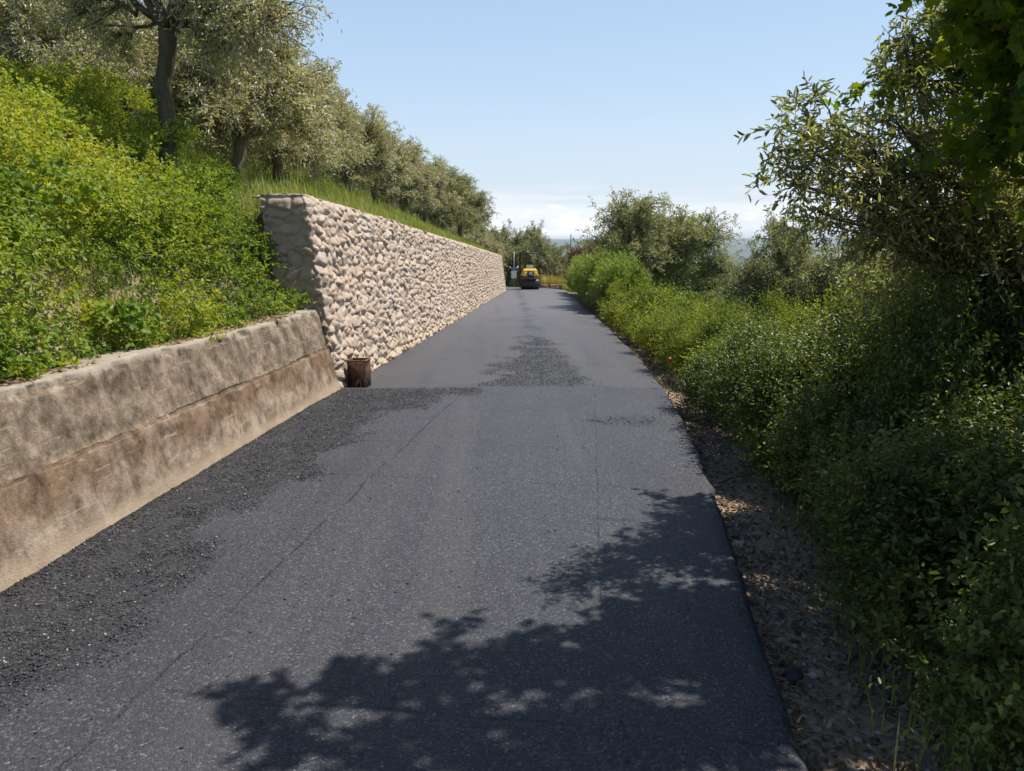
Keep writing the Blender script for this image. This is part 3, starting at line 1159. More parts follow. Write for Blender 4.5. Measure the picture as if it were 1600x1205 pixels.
def bramble():
    r = np.random.default_rng(5)

    def spot(n, pw):
        yy = r.uniform(1.6, 14.5, n)
        d = .30 + 9.5 * r.random(n) ** pw
        x = Lx(yy) - d
        k = (x / np.maximum(yy, .1) > -.98)
        k &= (yy < 8.2) | (d > .62 + (yy - 8.2) * 1.05)
        k &= r.random(n) > sstep(4.0, 8.0, d) * .75
        return x[k], yy[k], d[k]
    out = []
    # heaps of arching canes, each with its own size and tone
    x, yy, d = spot(1650, 1.35)
    lush = fbm(x * .7 + 5, yy * .7, 71, 3)
    rad = (.09 + .30 * r.random(len(x)) ** 1.5) * (.6 + .9 * lush) * sstep(.1, .65, d)
    zc_ = terr(x, yy) + rad * r.uniform(.1, .9, len(x)) + (.10 + .28 * np.clip(lush - .4, 0, 1)) * sstep(.6, 1.4, d) + .15 * sstep(1.5, 2.5, d)
    tone = np.clip(lush * .5 + r.random(len(x)) * .5, 0, 1)
    nt = np.maximum(5, (rad ** 2 * 700).astype(int))
    ci = np.repeat(np.arange(len(x)), nt)
    dd = rdir(r, len(ci))
    dd[:, 2] = np.abs(dd[:, 2]) * .9 + .05
    dd = nrm(dd + np.array([.25, -.1, 0]))
    C = np.stack([x, yy, zc_], -1)[ci]
    S = C + dd * (rad[ci] * (.55 + .45 * r.random(len(ci))))[:, None]
    D = nrm(dd * .7 + rdir(r, len(ci)) * .6 + np.array([.15, -.1, .35]))
    Ln = r.uniform(.06, .22, len(ci)) * np.where(d[ci] < .7, .6, 1)
    sh = r.random(len(ci)) < .03
    D[sh] = nrm(D[sh] * .35 + np.array([0, 0, 1.0]))
    Ln[sh] *= 2.2
    big = (r.random(len(x)) < .14)[ci]
    for m_, lL, lW, per, sc in ((~big, .036, .022, 8, 1.0), (big, .060, .042, 5, .7)):
        V, F, a = twigs(S[m_], D[m_], Ln[m_], per, r, lL, lW, T_OVATE, droop=.3, spread=.9, up=.6)
        out.append((V, F, np.clip(a * .45 + np.repeat(tone[ci][m_], per * 6) * .62 * sc, 0, 1)))
    # low growth between them
    x, yy, d = spot(24000, 1.6)
    S = np.stack([x, yy, terr(x, yy) + .02 + .06 * r.random(len(x))], -1)
    V, F, a = twigs(S, nrm(rdir(r, len(x)) + [.2, 0, .8]), r.uniform(.06, .16, len(x)), 6, r, .032, .02, T_OVATE, droop=.2, spread=.9, up=.8)
    out.append((V, F, a * .55))
    n0, VV, FF, AA = 0, [], [], []
    for V, F, a in out:
        VV.append(V)
        FF.append(F + n0)
        AA.append(a)
        n0 += len(V)
    return np.vstack(VV), np.vstack(FF), np.concatenate(AA)


V, F, a = bramble()
tag(ob('bramble_undergrowth', mesh('bramble', V, F, M['bramble'], False, {'v': a})),
    'dense bright green bramble undergrowth covering the bank above the concrete wall', 'undergrowth', kind='stuff')


def blades(P, Hh, r, bend=.35, wd=.006, dirb=None):
    """grass blades as 3-segment ribbons"""
    n = len(P)
    an = r.random(n) * 6.283
    side_ = np.stack([np.cos(an), np.sin(an), 0 * an], -1)
    bd = np.stack([-np.sin(an), np.cos(an), 0 * an], -1) * (bend * (.3 + r.random(n)))[:, None]
    V = []
    for t_, w_ in ((0, 1), (.4, .9), (.75, .6), (1, .08)):
        c = P + np.array([0, 0, 1.0]) * (Hh * t_ * (1 - .15 * t_))[:, None] + bd * (Hh * t_ * t_)[:, None]
        V += [c - side_ * (wd * w_), c + side_ * (wd * w_)]
    V = np.stack(V, 1)
    f = np.array([[0, 1, 3, 2], [2, 3, 5, 4], [4, 5, 7, 6]])
    F = (f[None] + (np.arange(n) * 8)[:, None, None]).reshape(-1, 4)
    return V.reshape(-1, 3), F, np.repeat(np.clip(r.random(n) * .9 + r.normal(size=n) * .1, 0, 1), 8)


def grass_patch(name, label, n, y0, y1, d0, d1, h0, h1, wd, mat, seed, pw=1.3, ypw=1.6, right=False, cond=None):
    r = np.random.default_rng(seed)
    yy = y0 + (y1 - y0) * r.random(n) ** ypw
    d = d0 + (d1 - d0) * r.random(n) ** pw
    x = (Rx(yy) + d) if right else (Lx(yy) - d)
    k = r.random(n) < np.clip(fbm(x * 1.5, yy * 1.5, seed, 3) * 2.2 - .45, .1, 1)
    if cond is not None:
        k &= cond(x, yy, d)
    x, yy = x[k], yy[k]
    hh = r.uniform(h0, h1, len(x)) * (.35 + 2.2 * np.clip(fbm(x * 1.3, yy * 1.3, seed + 3, 3) - .22, 0, 1))
    hh *= np.where(r.random(len(x)) < .05, 1.7, 1)
    V, F, a = blades(np.stack([x, yy, terr(x, yy) - .02], -1), hh, r, wd=wd * 1.0)
    tag(ob(name, mesh(name, V, F, mat, False, {'v': a})), label, 'grass', kind='stuff')


grass_patch('hillside_grass', 'tall green and yellow grass under the olive trees above the stone wall', 130000,
            8.5, 47, .72, 9, .07, .30, .0038, M['grass'], 41, pw=1.5, ypw=1.3)
grass_patch('upper_bank_grass', 'long grass growing at the top of the bramble bank under the olives', 36000,
            3, 22, 2.2, 14, .2, .5, .005, M['grass'], 42, cond=lambda x, y, d: x / y > -1.0)
grass_patch('bank_foot_grass', 'short grass tufts along the top of the concrete wall', 5000,
            1.5, 8.1, .34, 1.0, .05, .28, .003, M['grass'], 43, pw=1.6, ypw=1)

r = np.random.default_rng(61)
n = 2600
yy = r.uniform(1.5, 8.1, n)
x = Lx(yy) - .26 - .4 * r.random(n) ** 1.5
V, F, a = leaves(np.stack([x, yy, np.maximum(terr(x, yy), .875 * (Lx(yy) - x < .5)) + .012], -1), rdir(r, n) * [1, 1, .3], rdir(r, n) * .5 + [0, 0, 1],
                 r.uniform(.02, .05, n), r.uniform(.008, .02, n), T_OVATE, r)
tag(ob('dry_leaf_litter', mesh('litter', V, F, M['litter'], False, {'v': a})),
    'brown dry leaf litter lying on top of the concrete wall', 'leaf litter', kind='stuff')

# dead canes and dry stalks sticking out of the bramble
g = Geo()
for k in range(230):
    yv = r.uniform(2.2, 9.5)
    d = .45 + 3.2 * r.random() ** 1.3
    x0 = float(Lx(yv)) - d
    if yv > 8 and d < .8 + (yv - 8):
        continue
    p0 = np.array([x0, yv, float(terr(x0, yv))])
    p2 = p0 + [r.uniform(-.1, .45), r.uniform(-.35, .25), r.uniform(.15, .62)]
    p1 = (p0 + p2) / 2 + [0, 0, r.uniform(.05, .25)]
    g.tube(bez(p0, p1, p2, 7), np.linspace(.0038, .0015, 7), 4, cap=False, a=r.random())
tag(g.build('dry_bramble_canes', plain_mat('dry_cane', (.40, .31, .19), .8, 0, .2, (.20, .13, .08), 5)),
    'dry pale canes sticking out of the bramble undergrowth on the bank', 'dry canes', kind='stuff')

# verge on the right: litter, gravel
n = 9000
yy = 1.2 + 40 * r.random(n) ** 2
x = Rx(yy) + .08 + .6 * r.random(n) ** 1.3
V, F, a = leaves(np.stack([x, yy, terr(x, yy) + .015], -1), rdir(r, n) * [1, 1, .35], rdir(r, n) * .5 + [0, 0, 1],
                 r.uniform(.02, .055, n), r.uniform(.008, .022, n), T_OVATE, r)
tag(ob('verge_leaf_litter', mesh('litter', V, F, M['litter'], False, {'v': a})),
    'dry brown leaf litter on the earth verge beside the road', 'leaf litter', kind='stuff')


def m_pebble():
    m, t, out = new_mat('verge_pebble')
    col = ramp(t, attr(t, 'v'), [(0, (.10, .08, .06)), (.5, (.27, .22, .17)), (1, (.50, .44, .37))])
    principled(t, out, col=col, rough=.9, spec=.2)
    return m


M['pebble'] = m_pebble()
n = 5000
yy = 1.2 + 44 * r.random(n) ** 1.8
x = Rx(yy) + .05 + .55 * r.random(n) ** 1.4
sz = r.uniform(.004, .02, n) * (1 + yy * .02)
V, F, a = pebbles(np.stack([x, yy, terr(x, yy) + sz * .3], -1), sz, r)
tag(ob('verge_gravel', mesh('verge_gravel', V, F, M['pebble'], False, {'v': a})),
    'loose beige gravel scattered along the right verge of the road', 'gravel', kind='stuff')

# ------------------------------------------------------------------ trees
ORD = ['first', 'second', 'third', 'fourth', 'fifth', 'sixth', 'seventh', 'eighth', 'ninth', 'tenth', 'eleventh', 'twelfth',
       'thirteenth', 'fourteenth', 'fifteenth', 'sixteenth', 'seventeenth', 'eighteenth', 'nineteenth', 'twentieth']
ORD += ['twenty-' + o for o in ORD[:9]] + ['thirtieth']


def tree_meshes(name, gl, leafmat):
    g, (V, F, a) = gl
    return g.mesh(name + '_trunk', M['bark'], True), mesh(name + '_crown', V, F, leafmat, False, {'v': a})


def place_tree(name, meshes, x, y, rz, sc, label, cat, group=None, z=None, sz=None, parts=('trunk', 'crown')):
    zz = float(terr(x, y)) - .05 if z is None else z
    e = empty(name, (x, y, zz), rz, (sc, sc, sc * (sz or 1)))
    tag(e, label, cat, group)
    ob(parts[0], meshes[0], e)
    ob(parts[1], meshes[1], e)
    return e


OV = []
for i in range(4):
    r = np.random.default_rng(100 + i)
    bl = olive_blobs(r, 3.3, 1.75, 10)
    fk = (r.uniform(-.2, .2), r.uniform(-.2, .2), r.uniform(.6, .85))
    OV.append(make_tree(200 + i, (0, 0, -.2), fk, (r.uniform(-.15, .15), 0, 0), bl, .12, sub=17, tw=12, per=8, lL=.088, lW=.025, tmpl=T_NARROW, droop=.5,
                        thin=.014))
OVA = [tree_meshes('olive', o, M['olive']) for o in OV]
OVG = [tree_meshes('olive_green', o, M['olive_green']) for o in OV[:3]]
OVT = []
for i in range(2):
    r = np.random.default_rng(140 + i)
    bl = [(b[0], b[1], b[2], b[3] * 1.25) for b in olive_blobs(r, 3.3, 1.4, 9)[8:]] + [(cos(a) * .85, sin(a) * .85, r.uniform(1.3, 1.7), .42) for a in (0.3, 1.9, 3.2, 4.6)]
    OVT.append(tree_meshes('round_olive', make_tree(240 + i, (0, 0, -.3), (.08, 0, 1.0), (.1, 0, 0), bl, .11, sub=19, tw=12, per=9, lL=.08, lW=.024,
                                                    droop=.3, thin=.013), M['olive_green']))


def top_scale(px, Y, v, H=3.45):
    p = W(px, v, Y)
    return (p[2] - float(terr(p[0], Y))) / H

# the tall tree at the top of the bank
b0 = W(255, 178, 9.6)
b0[2] = float(terr(b0[0], b0[1])) - .1


def rel(px, py, Y, r_, b):
    p = W(px, py, Y) - b
    return (p[0], p[1], p[2], r_)


fk = W(262, 45, 9.6) - b0
bl = [rel(200, -60, 9.9, 0.60, b0), rel(330, -50, 9.2, 0.64, b0), rel(120, 25, 9.9, 0.40, b0), rel(180, 55, 10.2, 0.34, b0), rel(400, 30, 9.0, 0.44, b0),
      rel(455, 25, 9.2, 0.40, b0), rel(350, 85, 9.6, 0.36, b0), rel(60, -70, 10.1, 0.56, b0), rel(300, -160, 9.6, 0.64, b0), rel(430, 90, 9.8, 0.34, b0),
      rel(140, -140, 9.6, 0.64, b0), rel(420, -80, 9.6, 0.56, b0), rel(315, 40, 10.2, 0.32, b0)]
gl = make_tree(301, (0, 0, -.3), fk, (-.03, 0, 0), bl, .105, sub=42, tw=12, per=9, lL=.056, lW=.016, tmpl=T_OLIVE, droop=.7, thin=.012, upw=-.1)
M['bark_dark'] = bark_mat('dark_bark', (.03, .024, .018), (.13, .105, .075))
place_tree('olive_tree', (gl[0].mesh('tall_olive_trunk', M['bark_dark'], True), mesh('tall_olive_crown', *gl[1][:2], M['olive'], False, {'v': gl[1][2]})), b0[0], b0[1], 0, 1.0,
           'tall olive tree with a straight dark trunk at the top of the bramble bank', 'olive tree',
           'olive trees on the hillside', z=b0[2])

front = [(372, 12.5, 1.0, 'just behind the near end of the stone wall, beside the tall one'),
         (432, 16, .95, None), (487, 19.5, .95, None), (545, 24, .98, None), (590, 28, 1.05, None), (628, 33, 1.05, None),
         (662, 37.5, 1.1, None), (692, 41, 1.12, None), (718, 45, 1.18, None)]
rr_ = random.Random(4)
for i, (px, Y, sc, lb) in enumerate(front):
    p = W(px, 320, Y)
    lab = 'olive tree beside the tall one, just behind the near end of the stone wall' if lb else 'olive tree right behind the stone wall, %s from its near end' % ORD[i]
    ms = OVA[i % 4] if i < 7 else OVG[i % 3]
    place_tree('olive_tree', ms, p[0], Y, rr_.random() * 6.28, sc * rr_.uniform(.92, 1.06), lab, 'olive tree', 'olive trees on the hillside',
               sz=.95)
back = [(30, 13.5, 1.0), (120, 15.5, 1.05), (20, 19, 1.1), (290, 17, 1.0), (330, 21, 1.05), (110, 22, 1.1), (400, 24.5, 1.05), (300, 28, 1.15),
        (455, 30, 1.1), (505, 36, 1.15), (560, 40, 1.15), (610, 46, 1.2), (395, 34, 1.2), (-60, 15.5, 1.0)]
for i, (px, Y, sc) in enumerate(back):
    p = W(px, 250, Y)
    place_tree('olive_tree', OVA[(i * 3 + 1) % 4], p[0], Y, rr_.random() * 6.28, sc * rr_.uniform(.92, 1.08),
               'olive tree uphill behind the front row, %s from the left' %
               ORD[sorted(back).index((px, Y, sc))], 'olive tree',
               'olive trees on the hillside')

# beyond the wall's end
far_t = [(748, 52, 338, 'pruned olive tree with crooked limbs just beyond the far end of the stone wall', 'A'),
         (786, 66, 342, 'olive tree rising behind the road sign, left of the roller', 'G'),
         (820, 64, 338, 'tall green olive tree directly behind the road roller', 'G'),
         (843, 60, 352, 'olive tree behind the roller, on its right', 'G'),
         (864, 70, 376, 'rightmost and lowest olive tree of the group behind the roller', 'G'),
         (740, 60, 322, 'olive tree on the rise just past the end of the olive row', 'A'),
         (700, 64, 300, 'olive tree half hidden behind the far end of the olive row', 'A')]
for i, (px, Y, v, lb, kd) in enumerate(far_t):
    p = W(px, 400, Y)
    place_tree('olive_tree', (OVG if kd == 'G' else OVA)[i % 3], p[0], Y, rr_.random() * 6.28, top_scale(px, Y, v) * .8, lb, 'olive tree', sz=1.25, group='olive trees past the bend')

# right of the road, mid distance
rt = [(988, 26, 303, 1.0, 'round olive tree behind the hedge, left one of the pair right of the road', OVT[0]),
      (1068, 26.8, 322, 1.0, 'round olive tree behind the hedge, right one of the pair right of the road', OVT[1]),
      (1232, 12.6, 300, .72, 'small olive tree below the road, left of the big dark tree', OVG[2]),
      (1335, 12.2, 318, .8, 'olive tree below the road half hidden by the near olive branches', OVG[0]),
      (1480, 12.5, 300, .9, 'olive tree down the slope behind the near tree, at the right', OVG[1]),
      (1112, 42, 446, 1.0, 'low olive tree far down the slope, right of the round pair', OVG[2]),
      (917, 55, 390, 1.0, 'green olive tree beyond the hedge, under the reddish tree', OVG[1]),
      (890, 68, 392, 1.0, 'far olive tree past the bend, below the gap showing the hills', OVG[2])]
for i, (px, Y, v, xs_, lb, ms) in enumerate(rt):
    p = W(px, 450, Y)
    sc = top_scale(px, Y, v, 3.0 if i < 2 else 3.45)
    place_tree('olive_tree', ms, p[0], Y, 1.3 * i, sc * xs_, lb, 'olive tree', 'olive trees right of the road', sz=1 / xs_)
p = W(925, 380, 62)
place_tree('red_leaved_tree', (OVG[0][0], mesh('red_crown', *OV[3][1][:2], M['red'], False, {'v': OV[3][1][2]})), p[0], 62, 0, top_scale(925, 62, 350),
           'reddish-brown leaved tree far along the road, above the green hedge', 'tree')

# big olive at the right edge, overhanging the verge
bn = np.array([3.35, 5.3, float(terr(3.35, 5.3)) - .1])
bl = [rel(1215, 235, 3.6, .20, bn), rel(1240, 285, 3.7, .20, bn), rel(1300, 190, 3.8, .28, bn), rel(1330, 250, 3.9, .34, bn), rel(1400, 190, 4.1, .36, bn),
      rel(1410, 300, 4.2, .42, bn), rel(1500, 230, 4.2, .45, bn), rel(1440, 390, 4.6, .50, bn), rel(1540, 330, 4.4, .5, bn), rel(1390, 460, 5.4, .5, bn),
      rel(1500, 480, 4.8, .55, bn), rel(1580, 440, 4.6, .55, bn), rel(1560, 560, 4.8, .5, bn), rel(1620, 300, 4.4, .6, bn), rel(1350, 340, 4.4, .30, bn),
      rel(1280, 330, 3.9, .16, bn), rel(1430, 560, 5.6, .5, bn), rel(1650, 500, 5, .6, bn), rel(1500, 100, 4.6, .34, bn), rel(1425, 55, 4.6, .26, bn), rel(1410, 125, 4.5, .26, bn), rel(1450, -10, 4.6, .30, bn), rel(1480, 60, 4.5, .3, bn), rel(1540, 40, 4.7, .35, bn), rel(1580, 140, 5.0, .45, bn),
      (1.0, .8, 3.2, .5), (1.2, -.3, 3.4, .5)]
gl = make_tree(402, (0, 0, -.2), (-.1, -.15, 1.35), (.08, 0, 0), bl, .10, sub=27, tw=13, per=10, lL=.045, lW=.0138, tmpl=T_OLIVE, droop=.35, twl=(.12, .26), stems=.0016,
               thin=.005, upw=.2)
gg, lf = gl
# extra upright stems from the root
rs = np.random.default_rng(9)
for k in range(5):
    q = np.array([rs.uniform(-.5, .5), rs.uniform(-.6, .5), 0])
    t_ = q + np.array([rs.uniform(-.5, .3), rs.uniform(-.5, .3), rs.uniform(1.9, 2.6)])
    gg.tube(gnarl(bez(q, (q + t_) / 2 + rs.normal(size=3) * .12, t_, 9), rs, .015), np.linspace(.028, .010, 9), 6, cap=False)
place_tree('olive_tree', (gg.mesh('near_olive_trunk', M['twig'], True), mesh('near_olive_crown', *lf[:2], M['olive_near'], False, {'v': lf[2]})),
           bn[0], bn[1], 0, 1, 'large dark olive tree at the right edge with branches reaching out over the verge', 'olive tree', z=bn[2])

# the broad-leaved tree overhead at the right: its crown throws the shade on the road
bt = np.array([3.6, 2.9, float(terr(3.6, 2.9)) - .1])
SX, SY = SUN.x / SUN.z, SUN.y / SUN.z


def shade(x, y, z, r_):
    return (x + SX * z - bt[0], y + SY * z - bt[1], z - bt[2], r_)


bl = [rel(1530, 5, 3.6, .20, bt), rel(1550, 60, 3.6, .24, bt), rel(1590, 110, 3.5, .30, bt), rel(1590, 200, 3.4, .32, bt), rel(1540, -90, 3.4, .4, bt),
      rel(1620, 20, 3.3, .45, bt), rel(1600, 290, 3.5, .14, bt), rel(1545, 150, 3.9, .16, bt),
      shade(-.80, 2.36, 3.7, .25), shade(-.66, 2.55, 3.75, .25), shade(-.36, 2.60, 3.7, .27), shade(-.04, 2.62, 3.7, .28), shade(.28, 2.72, 3.6, .28), shade(.60, 2.95, 3.6, .28),
      shade(-.62, 2.15, 3.9, .26), shade(-.2, 2.0, 3.9, .42), shade(.45, 2.2, 3.8, .42), shade(.95, 2.4, 3.6, .3), shade(.92, 2.85, 3.5, .22),
      shade(.72, 3.25, 3.3, .17), shade(1.2, 3.3, 3.0, .11), shade(0.0, 1.3, 4.2, .7), shade(.9, 1.6, 3.9, .6), shade(.62, 3.85, 3.2, .13), shade(1.2, 3.8, 2.6, .14), shade(.9, 4.55, 2.6, .10),
      shade(1.35, 2.3, 3.2, .22), shade(2.1, 2.3, 3.4, .3), shade(2.6, 4.1, 3.3, .3)]
gl = make_tree(403, (0, 0, -.2), (-.2, .1, 2.2), (.1, .05, 0), bl, .11, sub=34, tw=10, per=9, lL=.058, lW=.048, tmpl=T_LOBED, droop=.3, twl=(.12, .26), stems=.0018,
               thin=.008, upw=.3)
place_tree('broadleaf_tree', (gl[0].mesh('broadleaf_trunk', M['twig'], True), mesh('broadleaf_crown', *gl[1][:2], M['broad'], False, {'v': gl[1][2]})),
           bt[0], bt[1], 0, 1, 'broad-leaved tree with backlit yellow-green leaves hanging in at the top right corner', 'tree', z=bt[2])

# ------------------------------------------------------------------ hedge and shrubs right of the road
def make_shrub(seed, H, R, n, lL, lW, tmpl, per=9, twl=(.10, .26), spikes=.15, stems=16, up=.6):
    r = np.random.default_rng(seed)
    g = Geo()
    nl = 24
    ld = rdir(r, nl)
    ld[:, 2] = ld[:, 2] * .75 + .18
    lc = ld * r.uniform(.35, .88, (nl, 1))
    lr = r.uniform(.17, .38, nl)
    li = r.choice(nl, n, p=lr ** 2 / (lr ** 2).sum())
    d = nrm(rdir(r, n) + nrm(ld)[li] * .8)
    q_ = lc[li] + d * (lr[li] * (1 - .4 * r.random(n) ** 1.6))[:, None]
    S = q_ * np.array([R, R, H * .55]) + np.array([0, 0, H * .44])
    S[:, 2] = np.maximum(S[:, 2], .03 + .08 * r.random(n))
    D = nrm(d + rdir(r, n) * .7 + np.array([0, 0, up]))
    Ln = r.uniform(twl[0], twl[1], n)
    sp = r.random(n) < spikes
    D[sp] = nrm(D[sp] * .4 + np.array([0, 0, 1.0]))
    Ln[sp] *= 1.7
    for k in range(stems):
        a = r.random() * 6.28
        q = np.array([cos(a), sin(a), 0]) * R * .25 * r.random()
        e = S[r.integers(0, n)]
        g.tube(bez(q, np.array([e[0] * .4, e[1] * .4, e[2] * .7]), e, 6), np.linspace(.011, .004, 6), 5, cap=False)
    V, F, a = twigs(S, D, Ln, per, r, lL, lW, tmpl, droop=.1, spread=.85, up=.7)
    return g, (V, F, np.clip(a * .6 + np.repeat(r.random(nl)[li], per * len(tmpl[0])) * .45, 0, 1))


def shrub_pair(seed, mat, *a, **k):
    g, (V, F, at) = make_shrub(seed, *a, **k)
    return g.mesh('shrub_stems', M['twig'], True), mesh('shrub_foliage', V, F, mat, False, {'v': at})


HN = [shrub_pair(500 + i, M['hedge'], 1.0, .62, 2600, .028, .0175, T_OVATE, per=10) for i in range(3)]
HF = [shrub_pair(510 + i, M['hedge'], 1.0, .66, 900, .052, .032, T_OVATE, per=8) for i in range(3)]
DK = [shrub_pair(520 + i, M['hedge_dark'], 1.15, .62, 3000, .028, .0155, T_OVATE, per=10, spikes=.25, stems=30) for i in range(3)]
CN = [shrub_pair(530 + i, M['cane'], 1.3, .7, 900, .15, .020, T_NARROW, per=8, spikes=.8, up=1.4, twl=(.2, .5)) for i in range(2)]
WHERE = ['hedge shrub beside the road']
hs = []
# (Y, offset from the road edge, height, kind)
yv = 1.9
rr_ = random.Random(8)
while yv < 43:
    if yv < 7:
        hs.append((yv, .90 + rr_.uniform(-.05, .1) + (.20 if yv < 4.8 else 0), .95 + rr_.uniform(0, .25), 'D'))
    elif yv < 21:
        hs.append((yv, (1.0 if yv < 9.3 else .82) + rr_.uniform(-.06, .12), .80 + rr_.uniform(-.05, .16), 'H'))
    else:
        hs.append((yv, .8 + rr_.uniform(-.1, .2), 1.4 + rr_.uniform(-.15, .25), 'C' if yv > 22 else 'H'))
    yv += .62 if yv < 7 else (.75 if yv < 16 else 1.0)
second = []
yv = 2.4
while yv < 33:
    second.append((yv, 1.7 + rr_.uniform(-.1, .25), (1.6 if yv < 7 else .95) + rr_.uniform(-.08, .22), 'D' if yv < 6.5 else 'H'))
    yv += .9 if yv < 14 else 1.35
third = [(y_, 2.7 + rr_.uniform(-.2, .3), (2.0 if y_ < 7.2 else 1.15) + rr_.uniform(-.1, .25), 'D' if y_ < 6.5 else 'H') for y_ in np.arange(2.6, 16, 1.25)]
NAMES = {'D': 'shaded dark green shrub', 'H': 'light green shrub', 'C': 'pale green cane shrub'}
for row, (lst, where) in enumerate(((hs, 'roadside hedge row'), (second, 'second hedge row'),
                                    (third, 'back hedge row'))):
    cnt = {'D': 0, 'H': 0, 'C': 0}
    for (yv, off, hgt, kd) in lst:
        x = float(Rx(yv)) + off
        ms = {'D': DK, 'C': CN}.get(kd) or (HN if yv < 13 else HF)
        ms = ms[rr_.randrange(len(ms))]
        H0 = {'D': 1.15, 'H': 1.0, 'C': 1.3}[kd]
        w_ = rr_.uniform(.92, 1.12) * (1.1 if row else 1)
        e = empty('hedge_shrub', (x, yv, float(terr(x, yv)) - .02), rr_.random() * 6.28, (w_, w_, (hgt + (.12 if row else 0)) / H0))
        i_ = lst.index((yv, off, hgt, kd))
        num = ORD[i_] + ' from the near end' if i_ < 28 else ORD[len(lst) - 1 - i_] + ' from the far end'
        tag(e, '%s, %s of the %s' % (NAMES[kd], num, where), 'shrub', 'shrubs of the hedge right of the road')
        ob('stems', ms[0], e)
        ob('foliage', ms[1], e)

M['bush'] = leaf_mat('bush_leaf', [(.1, (.05, .10, .02)), (.5, (.13, .20, .035)), (.95, (.28, .33, .06))], trans=.35, rough=.5, spec=.3, clump=1.2)
BR = [shrub_pair(540 + i, M['bush'], .9, .5, 420, .06, .042, T_OVATE, per=6, spikes=.4, up=.9, twl=(.12, .4)) for i in range(2)]
for i, (yv, off, h_, where) in enumerate(((6.3, .62, .55, 'at the foot of the hedge where the shade begins'), (9.6, .9, .8, 'poking out of the sunny hedge near the red-capped stake'),
                                          (3.3, .75, .5, 'in the shade at the near verge'), (12.5, 1.1, .95, 'rising above the middle of the sunny hedge'),
                                          (7.4, .9, .75, 'at the edge of the tree shade beside the road'))):
    x = float(Rx(yv)) + off
    e = empty('bramble_bush', (x, yv, float(terr(x, yv)) - .02), i * 1.9, (h_ * .9, h_ * .9, h_ / .9))
    tag(e, 'large leaved green bramble bush ' + where, 'bush', 'bramble bushes in the hedge')
    ob('stems', BR[i % 2][0], e)
    ob('foliage', BR[i % 2][1], e)

# weeds reaching on to the verge
grass_patch('verge_grass', 'thin grass and weeds along the foot of the hedge', 2600, 1.6, 30, .35, .9, .06, .22, .0035, M['grass'], 44, pw=.8, ypw=1.8, right=True)

# tall dry grass behind the roller
r = np.random.default_rng(77)
n = 15000
x = r.uniform(1.2, 5.2, n)
yy = r.uniform(54.2, 59, n) + (x < 2.4) * 1.5
V, F, a = blades(np.stack([x, yy, terr(x, yy)], -1), r.uniform(.6, 1.6, n), r, bend=.3, wd=.014)
tag(ob('dry_grass', mesh('dry_grass', V, F, M['drygrass'], False, {'v': a})), 'tall yellow dry grass at the outside of the bend behind the roller', 'grass', kind='stuff')
x = r.uniform(-5, 4, n)
yy = r.uniform(46.4, 50, n)
dl0, dr0 = side(x, yy)
k = (dl0 > .3) | (dr0 > .4)
x, yy = x[k], yy[k]
V, F, a = blades(np.stack([x, yy, terr(x, yy)], -1), r.uniform(.3, .8, len(x)), r, bend=.3, wd=.010)
tag(ob('bend_grass', mesh('bend_grass', V, F, M['grass'], False, {'v': a})), 'rough grass on the inside of the bend past the stone wall', 'grass', kind='stuff')

# ------------------------------------------------------------------ far woods on the plain (stuff)
def far_woods(seed, n, d0, d1, per, q0, q1):
    r = np.random.default_rng(seed)
    dist = d0 * (d1 / d0) ** r.random(n)
    az = r.uniform(-.02, .62, n)
    x, y = np.sin(az) * dist, np.cos(az) * dist
    keep = fbm(x * .006, y * .006, 91, 3) > np.where(dist < 250, .36, .46)
    dl0, dr0 = side(x, y)
    keep &= dr0 > 20
    x, y, dist = x[keep], y[keep], dist[keep]
    z = terr(x, y)
    m = len(x)
    hh = r.uniform(4, 8, m) * (1 + dist / 5000)
    ww = hh * r.uniform(.4, .75, m) * (1 + dist / 2500)
    dd = rdir(r, m * per).reshape(m, per, 3)
    rad = r.random((m, per, 1)) ** .35
    P = np.stack([x, y, z + hh * .5], -1)[:, None] + dd * rad * np.stack([ww, ww, hh * .5], -1)[:, None]
    D = nrm(dd + rdir(r, m * per).reshape(m, per, 3))
    sz = (hh[:, None] * r.uniform(q0, q1, (m, per)))
    V, F, a = leaves(P.reshape(-1, 3), D.reshape(-1, 3), nrm(dd.reshape(-1, 3) + rdir(r, m * per) * .6), sz.ravel(), sz.ravel() * .8, T_OVATE, r,
                     np.repeat(r.random(m), per))
    return V, F, a


A = far_woods(88, 3600, 320, 4300, 42, .16, .34)
B = far_woods(89, 520, 70, 330, 420, .045, .10)
V, F, a = np.vstack([A[0], B[0]]), np.vstack([A[1], B[1] + len(A[0])]), np.concatenate([A[2], B[2]])
tag(ob('distant_woodland', mesh('woodland', V, F, M['far'], False, {'v': a})), 'distant woodland covering the plain below the hills', 'woodland', kind='stuff')

# ------------------------------------------------------------------ road roller
M['yellow'] = plain_mat('yellow_paint', (.78, .50, .03), .38, 0, .5, (.45, .30, .08), 6, .5, .8)
M['black'] = plain_mat('black_paint', (.018, .018, .02), .5, 0, .4)
M['steel'] = plain_mat('drum_steel', (.055, .048, .045), .45, .5, .5, (.03, .024, .02), 5)
M['grey'] = plain_mat('grey_metal', (.32, .31, .32), .45, .4, .5, (.2, .18, .16), 10)
M['pale'] = plain_mat('pale_panel', (.62, .60, .66), .5)
M['rustred'] = plain_mat('oily_red_brown', (.10, .045, .035), .6, 0, .4, (.04, .025, .02), 14)
M['seat'] = plain_mat('seat_vinyl', (.55, .55, .57), .55)
M['amber'] = plain_mat('amber_lens', (.75, .28, .03), .3)
M['white'] = plain_mat('white_lens', (.8, .8, .78), .3)

